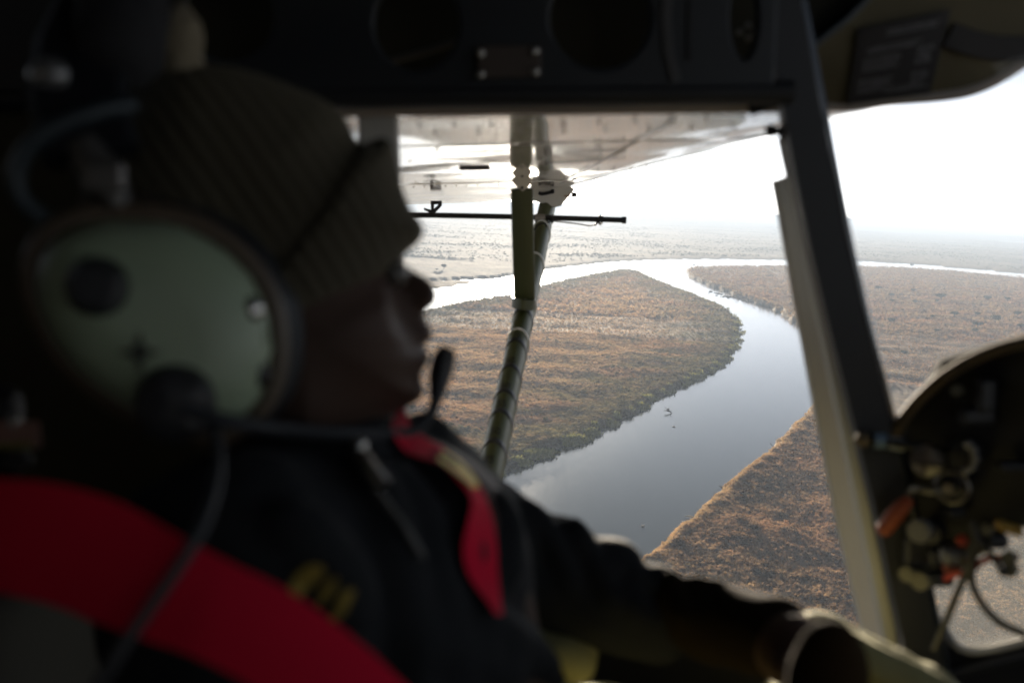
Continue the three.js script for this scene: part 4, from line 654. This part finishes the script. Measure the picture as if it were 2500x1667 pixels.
const foldLines = [
  [[905, 1190], [935, 1290], [960, 1400], [985, 1520], [1010, 1660]], [[960, 1180], [1010, 1240], [1035, 1330], [1050, 1450], [1075, 1560], [1100, 1680]], [[1055, 1150], [1090, 1220], [1105, 1300], [1130, 1370]],
  [[1105, 1500], [1190, 1540], [1270, 1590], [1330, 1660]], [[1000, 1560], [1100, 1590], [1230, 1640]], [[700, 1290], [780, 1360], [850, 1470]], [[1215, 1230], [1240, 1310], [1235, 1400]], [[1290, 1240], [1330, 1290], [1370, 1370], [1395, 1430]], [[1400, 1285], [1440, 1350], [1480, 1430], [1500, 1480]], [[1560, 1400], [1545, 1450], [1560, 1500]],
];
const folds = [];
for (const L of foldLines) { const pts = []; const c = new THREE.CatmullRomCurve3(L.map(([x, y]) => V(x, y, 0))); for (let i = 0; i <= 10; i++) { const q = c.getPoint(i / 10), d = march(jacketBase, q.x, q.y); if (d) pts.push(D(q.x, q.y, d + 0.005)); } for (let i = 0; i + 1 < pts.length; i++) if (pts[i].distanceTo(pts[i + 1]) < 0.08) folds.push([pts[i], pts[i + 1], L[0][0] > 1200 ? 0.008 : 0.015]); }
const jacketField = (p) => { let d = jacketBase(p); if (d < 0.03) { for (const [a, b, r] of folds) { const e = cone(p, a, b, r, r); if (e < d + 0.02) d = smin(d, e, 0.008); } d += 0.0012 * n3(p.x * 28, p.y * 28, p.z * 28) + 0.0022 * n3(p.x * 9, p.y * 7, p.z * 9); } return d; };
const weave = tex(128, (u, v) => { const t = 0.5 + 0.3 * Math.sin(u * 6.2832 * 16) * Math.cos(v * 6.2832 * 16) + 0.2 * tileNoise(u, v, 20); return [t, t, t]; }, false, 30);
const jacketM = mat(0.018, 0.0195, 0.022, 0.85, { physical: true, sheen: 0.06, specularIntensity: 0.35, sheenRoughness: 0.5, bumpMap: weave, bumpScale: 0.0004 }); jacketM.sheenColor.setRGB(0.10, 0.12, 0.14);
const jacket = part('jacket', nets(jacketField, V(-0.36, -0.52, -0.92), V(0.145, -0.075, -0.36), 0.0052), jacketM, pilot, 'black jacket with stand up collar and creased sleeve');
const onJacket = (px, py, off, dflt = 0.6) => { const d = march(jacketField, px, py); return D(px, py, (d ?? dflt) - off); };
part('zip_pull', taper([onJacket(882, 1105, 0.012), onJacket(905, 1140, 0.016), onJacket(938, 1185, 0.012)], [0.0026, 0.0040, 0.0036, 0.0040], 8), steel, jacket);
part('zip_slider', merge([ball(onJacket(876, 1092, 0.008), 0.005, 0.006, 0.005), ball(onJacket(868, 1115, 0.006), 0.004)]), steel, jacket);
part('zip', tube([onJacket(860, 1070, 0.003), onJacket(880, 1130, 0.003), onJacket(920, 1200, 0.003), onJacket(985, 1285, 0.003), onJacket(1030, 1360, 0.003)], 0.0022, 40, 6), mat(0.10, 0.095, 0.085, 0.5), jacket);
for (const [c, w] of [[[[705, 1470], [735, 1425], [765, 1398], [792, 1392]], 23], [[[775, 1480], [800, 1440], [822, 1412]], 12], [[[800, 1525], [830, 1490], [852, 1450], [866, 1446]], 14]]) {
  const cc = new THREE.CatmullRomCurve3(c.map(([x, y]) => V(x, y, 0)));
  part('emblem', gridGeo(6, 16, (u, v) => { const q = cc.getPoint(v), t = cc.getTangent(v), k = (u - 0.5) * 2 * w * Math.pow(Math.sin(Math.PI * (0.12 + 0.82 * v)), 0.7); return onJacket(q.x - t.y * k, q.y + t.x * k, 0.004); }), mat(0.30, 0.21, 0.035, 0.8, { side: THREE.DoubleSide }), jacket, 'yellow embroidered feather on the chest');
}
// dark shirt sleeve below the pushed-up cuff
part('shirt_sleeve', nets((p) => {
  let d = smin(cone(p, S(1625, 1482, 0.832), S(1740, 1522, 0.812), 0.0275, 0.0300), cone(p, S(1740, 1522, 0.812), S(1885, 1556, 0.768), 0.0300, 0.0310), 0.01);
  for (const [x0, y0, x1, y1] of [[1640, 1408, 1668, 1500], [1700, 1428, 1720, 1520], [1750, 1438, 1775, 1540]]) d = smin(d, cone(p, S(x0, y0, 0.815), S(x1, y1, 0.795), 0.005, 0.006), 0.012);
  return d + 0.0022 * n3(p.x * 17, p.y * 17, p.z * 17);
}, V(0.06, -0.42, -0.90), V(0.25, -0.24, -0.70), 0.0026), mat(0.018, 0.013, 0.008, 0.95, { physical: true, specularIntensity: 0.1 }), pilot, 'dark brown sleeve between jacket cuff and hand');
// trousers
{
  // the lap of cloth over the knee, lying flat and tipped outwards
  const lap1 = S(2280, 1700, 0.85).sub(S(1995, 1545, 0.85)).normalize(), lap2 = V(0, -Math.sin(0.31), -Math.cos(0.31)); lap2.addScaledVector(lap1, -lap2.dot(lap1)).normalize(); const lap3 = lap1.clone().cross(lap2), lapC = S(2166, 1640, 0.84);
  const khaki = mat(0.28, 0.26, 0.115, 0.85, { bumpMap: weave, bumpScale: 0.0005 });
  const f = (p) => { let d = cone(p, S(1150, 1865, 0.86), S(1850, 1890, 0.86), 0.072, 0.066); d = smin(d, cone(p, S(1150, 1900, 0.72), S(1700, 2060, 0.66), 0.085, 0.07), 0.03); d = smin(d, cone(p, S(2060, 1755, 0.86), S(2160, 1790, 0.85), 0.064, 0.060), 0.03); d = smin(d, cone(p, S(2170, 1790, 0.85), S(2280, 2300, 0.85), 0.058, 0.05), 0.02); d = smin(d, cone(p, S(1250, 1575, 0.81), S(1400, 1612, 0.82), 0.020, 0.018), 0.04);
    for (const [x0, y0, x1, y1] of [[1985, 1530, 2280, 1690], [2010, 1560, 2200, 1680], [1240, 1505, 1430, 1570]]) d = smin(d, cone(p, S(x0, y0, 0.85), S(x1, y1, 0.84), 0.010, 0.013), 0.02);
    const q = p.clone().sub(lapC), b = [Math.abs(q.dot(lap1)) - 0.062, Math.abs(q.dot(lap2)) - 0.055, Math.abs(q.dot(lap3)) - 0.004].map((x) => Math.max(0, x)); d = smin(d, Math.hypot(...b) - 0.010, 0.02);
    return d + 0.0026 * n3(p.x * 24, p.y * 24, p.z * 24); };
  part('trousers', nets(f, V(-0.12, -0.75, -0.98), V(0.42, -0.29, -0.54), 0.0065), khaki, pilot, 'pale khaki trousers catching the sun');
}
// --- harness straps over the shoulders
const redWeb = tex(128, (u, v) => { const t = 0.78 + 0.16 * Math.sin(u * 6.2832 * 24) + 0.12 * Math.sin(v * 6.2832 * 24 + 3 * Math.sin(u * 6.2832 * 24)); return [t, t, t]; });
const webM = mat(0.90, 0.014, 0.060, 0.9, { physical: true, specularIntensity: 0.25, map: redWeb, side: THREE.DoubleSide });
function strap(rows, th, q) {   // rows: [[x0, y0, d0], [x1, y1, d1]] edges
  const a = new THREE.CatmullRomCurve3(rows.map((r) => r[0])), b = new THREE.CatmullRomCurve3(rows.map((r) => r[1])), L = a.getLength();
  const f = (o) => gridGeo(10, 60, (u, v) => { const p = a.getPoint(v), e = b.getPoint(v), m = p.clone().lerp(e, u); return m.addScaledVector(m.clone().negate().normalize(), o + q * Math.sin(Math.PI * u)); });
  const g = f(th), k = f(0); k.index.array.reverse(); for (const x of [g, k]) { const uv = x.attributes.uv; for (let i = 0; i < uv.count; i++) uv.setXY(i, uv.getX(i) * 1.0, uv.getY(i) * L / 0.05); }
  return merge([g, k]);
}
{
  const hl = thing('shoulder_strap', 'wide red harness strap crossing the lower left corner in front of the cable', 'harness strap', D(450, 1450, 0.46), 'red harness straps');
  part('webbing', strap([[D(-120, 1150, 0.50), D(-120, 1430, 0.50)], [D(0, 1168, 0.485), D(0, 1448, 0.485)], [D(150, 1184, 0.475), D(120, 1475, 0.475)], [D(300, 1230, 0.468), D(240, 1522, 0.465)], [D(440, 1308, 0.462), D(350, 1562, 0.458)], [D(570, 1376, 0.46), D(470, 1604, 0.452)], [D(700, 1440, 0.46), D(600, 1668, 0.45)], [D(860, 1552, 0.462), D(740, 1760, 0.45)], [D(990, 1672, 0.465), D(880, 1860, 0.452)], [D(1100, 1800, 0.47), D(960, 1990, 0.455)]], 0.002, 0.003), webM, hl);
  const fl = thing('shoulder_strap', 'narrow red harness strap over the far shoulder, sunlit near the neck', 'harness strap', D(1190, 1350, 0.78), 'red harness straps');
  const j = (x, y, o = 0.006, dd = 0.78) => onJacket(x, y, o, dd);
  part('webbing', strap([[D(985, 995, 0.715), D(958, 1015, 0.70)], [j(1005, 1040, 0.008, 0.72), j(962, 1062, 0.01, 0.70)], [j(1050, 1075, 0.008, 0.74), j(990, 1102, 0.01, 0.70)], [j(1100, 1102, 0.008, 0.76), j(1075, 1135, 0.012, 0.74)], [j(1150, 1155, 0.008, 0.79), j(1120, 1175, 0.012, 0.76)], [j(1182, 1205, 0.008, 0.80), j(1150, 1215, 0.012, 0.77)], [j(1204, 1270, 0.010), j(1140, 1285, 0.010)], [j(1214, 1340, 0.010), j(1130, 1345, 0.010)], [j(1216, 1400, 0.010), j(1148, 1412, 0.010)], [j(1222, 1450, 0.010), j(1185, 1462, 0.010)], [j(1228, 1500, 0.010), j(1212, 1502, 0.010)]], 0.002, 0.001), webM, fl);
  part('adjuster', strap([[j(1082, 1098, 0.012, 0.75), j(1068, 1122, 0.014, 0.74)], [j(1120, 1122, 0.012, 0.77), j(1105, 1148, 0.014, 0.76)], [j(1160, 1166, 0.012, 0.79), j(1146, 1182, 0.014, 0.78)], [j(1172, 1190, 0.012, 0.80), j(1160, 1200, 0.014, 0.78)]], 0.002, 0.001), mat(0.92, 0.60, 0.10, 0.7, { side: THREE.DoubleSide }), fl, 'yellow sunlit label on the strap');
}
// --- headset
{
  const hs = thing('headset', 'green aviation headset with black boom microphone, worn over the beanie', 'headset', H3(360, 790, 0.15));
  const cupM = mat(0.31, 0.38, 0.26, 0.45, { physical: true, clearcoat: 0.25, clearcoatRoughness: 0.35 }), bronze = mat(0.09, 0.065, 0.042, 0.45), blackP = mat(0.012, 0.013, 0.016, 0.42), foam = mat(0.018, 0.021, 0.026, 0.5), screwM = mat(0.62, 0.60, 0.57, 0.25, { metalness: 1 });
  const W0 = 0.125, CUP = [[82, 700], [95, 625], [148, 572], [235, 545], [340, 543], [430, 556], [515, 598], [590, 662], [636, 740], [654, 820], [652, 900], [628, 975], [585, 1022], [525, 1052], [450, 1052], [350, 1018], [250, 958], [160, 880], [104, 790]].map(([x, y]) => HL(x, y, W0 + 0.012)), P = spline2(CUP, 140), cf = cache2(inflate(P, 0.026, 0.034, 0.55), [-0.14, -0.12], [0.08, 0.09], 0.0018);
  const cup = part('ear_cup', fromH(nets((p) => { const h = cf(p.x, p.y); return h <= 0 ? -h + Math.max(0, Math.abs(p.z - W0 + 0.01) - 0.012) : Math.max(p.z - W0 - h * 0.9, W0 - 0.022 - p.z); }, V(-0.13, -0.11, W0 - 0.03), V(0.06, 0.08, W0 + 0.045), 0.0023)), cupM, hs, 'dull green oval ear cup');
  const ringPts = (sc, dx, dy, w) => P.filter((_, i) => i % 5 === 0).map(([x, y]) => { const [cu, cv] = HL(368, 795, W0); return HC.clone().addScaledVector(hu, cu + (x - cu) * sc + dx).addScaledVector(hv, cv + (y - cv) * sc + dy).addScaledVector(hw, w); });
  part('cup_rim', tube(ringPts(1.10, 0, 0.001, W0 - 0.012), 0.0062, 120, 10, true), bronze, cup); part('cup_back', tube(ringPts(1.02, 0.002, 0, W0 - 0.02), 0.010, 100, 10, true), blackP, cup);
  part('ear_cushion', tube(ringPts(1.0, 0.007, 0.002, W0 - 0.044), 0.0150, 110, 14, true), foam, cup); part('ear_cushion', tube(ringPts(0.7, 0.010, 0.002, W0 - 0.038), 0.026, 90, 12, true), foam, cup);
  const at = (x, y, w) => H3(x, y, W0 + w);
  part('volume_knob', merge([disc(at(236, 700, 0.031), hw, 0.0135, 0.016, 0.35), disc(at(236, 700, 0.024), hw, 0.0155, 0.006)]), blackP, cup);
  part('boom_pivot', merge([disc(at(428, 985, 0.024), hw, 0.0205, 0.018, 0.35), disc(at(470, 1010, 0.020), hw, 0.012, 0.014, 0.3)]), blackP, cup);
  part('maker_mark', (() => { const s = new THREE.Shape(); for (let k = 0; k < 12; k++) { const a = k / 12 * 6.2832, r = k % 3 === 0 ? 0.0115 : 0.0045; k ? s.lineTo(r * Math.cos(a), r * Math.sin(a)) : s.moveTo(r, 0); } const g = new THREE.ExtrudeGeometry(s, { depth: 0.0012, bevelEnabled: false }); const m = new THREE.Matrix4().makeBasis(hu, hv, hw); m.setPosition(at(340, 860, 0.0232)); return g.applyMatrix4(m); })(), mat(0.03, 0.036, 0.026, 0.6), cup);
  part('screw', ball(at(613, 757, 0.010), 0.0062, 0.0075, 0.005), screwM, cup); part('cup_notch', ball(at(626, 912, 0.004), 0.0075, 0.0085, 0.006), blackP, cup); part('cup_clip', ball(at(632, 820, 0.004), 0.006, 0.008, 0.005), cupM, cup);
  // yoke, adjuster and headband
  part('yoke', taper([at(290, 500, -0.012), at(262, 455, -0.010), at(228, 410, -0.012), at(200, 350, -0.016)], [0.008, 0.012, 0.012, 0.009], 12), mat(0.10, 0.095, 0.088, 0.4, { metalness: 0.5 }), hs); part('yoke_block', box(0, 0, 0, 0.022, 0.018, 0.012, 0.004).applyQuaternion(new THREE.Quaternion().setFromUnitVectors(V(0, 0, 1), hw)).translate(...at(255, 432, -0.004).toArray()), mat(0.14, 0.13, 0.12, 0.35, { metalness: 0.6 }), hs);
  part('yoke_knob', ball(at(118, 182, -0.03), 0.011, 0.009, 0.007), mat(0.25, 0.25, 0.25, 0.3, { metalness: 0.5 }), hs);
  part('headband', bar([at(225, 380, -0.016), at(190, 260, -0.03), at(200, 120, -0.055), at(250, 10, -0.09), at(290, -50, -0.125), at(310, -40, -0.19), at(310, 60, -0.24), at(300, 300, -0.27)], rect(0.050, 0.016, 0.005), hu), blackP, hs);
  part('headband_pad', nets((p) => { const a = H3(300, 20, 0.05), b = H3(290, 110, 0.07), c = H3(300, 15, -0.03); return smin(cone(p, a, b, 0.022, 0.026), cone(p, a, c, 0.022, 0.024), 0.02) + 0.001 * n3(p.x * 90, p.y * 90, p.z * 90); }, H3(300, 60, 0.03).subScalar(0.12), H3(300, 60, 0.03).addScalar(0.12), 0.004), mat(0.02, 0.02, 0.022, 0.95), hs);
  part('fleece_pad', nets((p) => { const a = H3(441, 22, 0.03), b = H3(438, 80, 0.035), c = H3(470, 158, 0.03), d = H3(428, 150, 0.035); return smin(smin(cone(p, a, b, 0.005, 0.011), cone(p, b, c, 0.010, 0.007), 0.01), cone(p, b, d, 0.010, 0.009), 0.01) + 0.0012 * n3(p.x * 160, p.y * 160, p.z * 160); }, H3(440, 90, 0.03).subScalar(0.05), H3(440, 90, 0.03).addScalar(0.05), 0.0018), mat(0.22, 0.185, 0.125, 1), hs, 'pale fleece end of the headband pad');
  part('cross_cable', tube([at(330, 255, -0.02), at(230, 275, -0.012), at(110, 325, -0.01), at(45, 400, -0.012), at(48, 480, -0.014), at(110, 540, -0.016)], 0.0050, 50, 10), mat(0.030, 0.042, 0.050, 0.5), hs);
  // boom and microphone
  const boom = [at(440, 995, 0.036), at(560, 1030, 0.032), H3(700, 1048, 0.12), H3(830, 1058, 0.095), H3(930, 1062, 0.065), H3(1000, 1055, 0.040), H3(1045, 1020, 0.022), H3(1065, 975, 0.012)];
  part('mic_boom', tube(boom, 0.0040, 80, 10), mat(0.014, 0.017, 0.022, 0.7), hs);
  part('microphone', taper([H3(1062, 992, 0.012), H3(1070, 940, 0.008), H3(1080, 890, 0.006), H3(1090, 856, 0.006), H3(1093, 846, 0.006)], [0.0034, 0.0050, 0.0062, 0.0074, 0.0084, 0.0088, 0.0086, 0.0078, 0.0050], 14), blackP, hs);
  part('cable', tube([D(518, 1035, 0.515), D(532, 1110, 0.498), D(522, 1200, 0.475), D(480, 1310, 0.448), D(415, 1410, 0.440), D(345, 1510, 0.434), D(285, 1600, 0.430), D(215, 1720, 0.430)], 0.0032, 70, 10), mat(0.040, 0.041, 0.045, 0.5), hs, 'black cable hanging from the ear cup across the red strap');
}
// --- what stands behind the pilot
{
  const bag = thing('equipment_case', 'dark case with a pinkish label, half out of frame behind the pilot', 'case', A(-30, 1200, 0.60));
  part('case', box(A(-30, 1060, 0.60).x - 0.014, A(-30, 1060, 0.60).y, -0.605, 0.065, 0.060, 0.03, 0.012), mat(0.012, 0.013, 0.014, 0.6), bag);
  const l = A(30, 1062, 0.575); part('label', box(l.x, l.y, l.z, 0.032, 0.016, 0.003, 0.001).rotateZ(0), mat(0.36, 0.20, 0.16, 0.7), bag); part('label_stripe', box(l.x - 0.002, l.y - 0.006, l.z + 0.002, 0.028, 0.004, 0.003, 0.001), mat(0.30, 0.26, 0.08, 0.7), bag);
  for (const [x, y] of [[12, 1132], [36, 1116], [62, 1124], [50, 1108]]) part('catch', ball(A(x, y, 0.578), 0.004), darkSteel, bag); part('catch', ball(A(32, 1028, 0.575), 0.004), steel, bag);
  const seat = thing('seat', 'dark seat back behind the pilot, at the lower left corner', 'seat', V(-0.42, -0.95, -0.55));
  part('seat_back', nets((p) => { const q = V(p.x + 0.40 + 0.15 * (p.y + 0.5), p.y + 0.55, p.z + 0.62), a = [Math.abs(q.x) - 0.035, Math.abs(q.y) - 0.24, Math.abs(q.z) - 0.19].map((x) => Math.max(0, x)); return Math.hypot(...a) - 0.03; }, V(-0.60, -1.02, -0.90), V(-0.22, -0.10, -0.34), 0.012), mat(0.10, 0.095, 0.075, 0.9), seat);
  part('seat_cushion', box(-0.10, -0.80, -0.60, 0.55, 0.12, 0.46, 0.05), mat(0.06, 0.058, 0.05, 0.9), seat);
}

scene.traverse((o) => { if (o.isMesh) { o.castShadow = true; o.receiveShadow = true; } });
renderer.render(scene, camera);
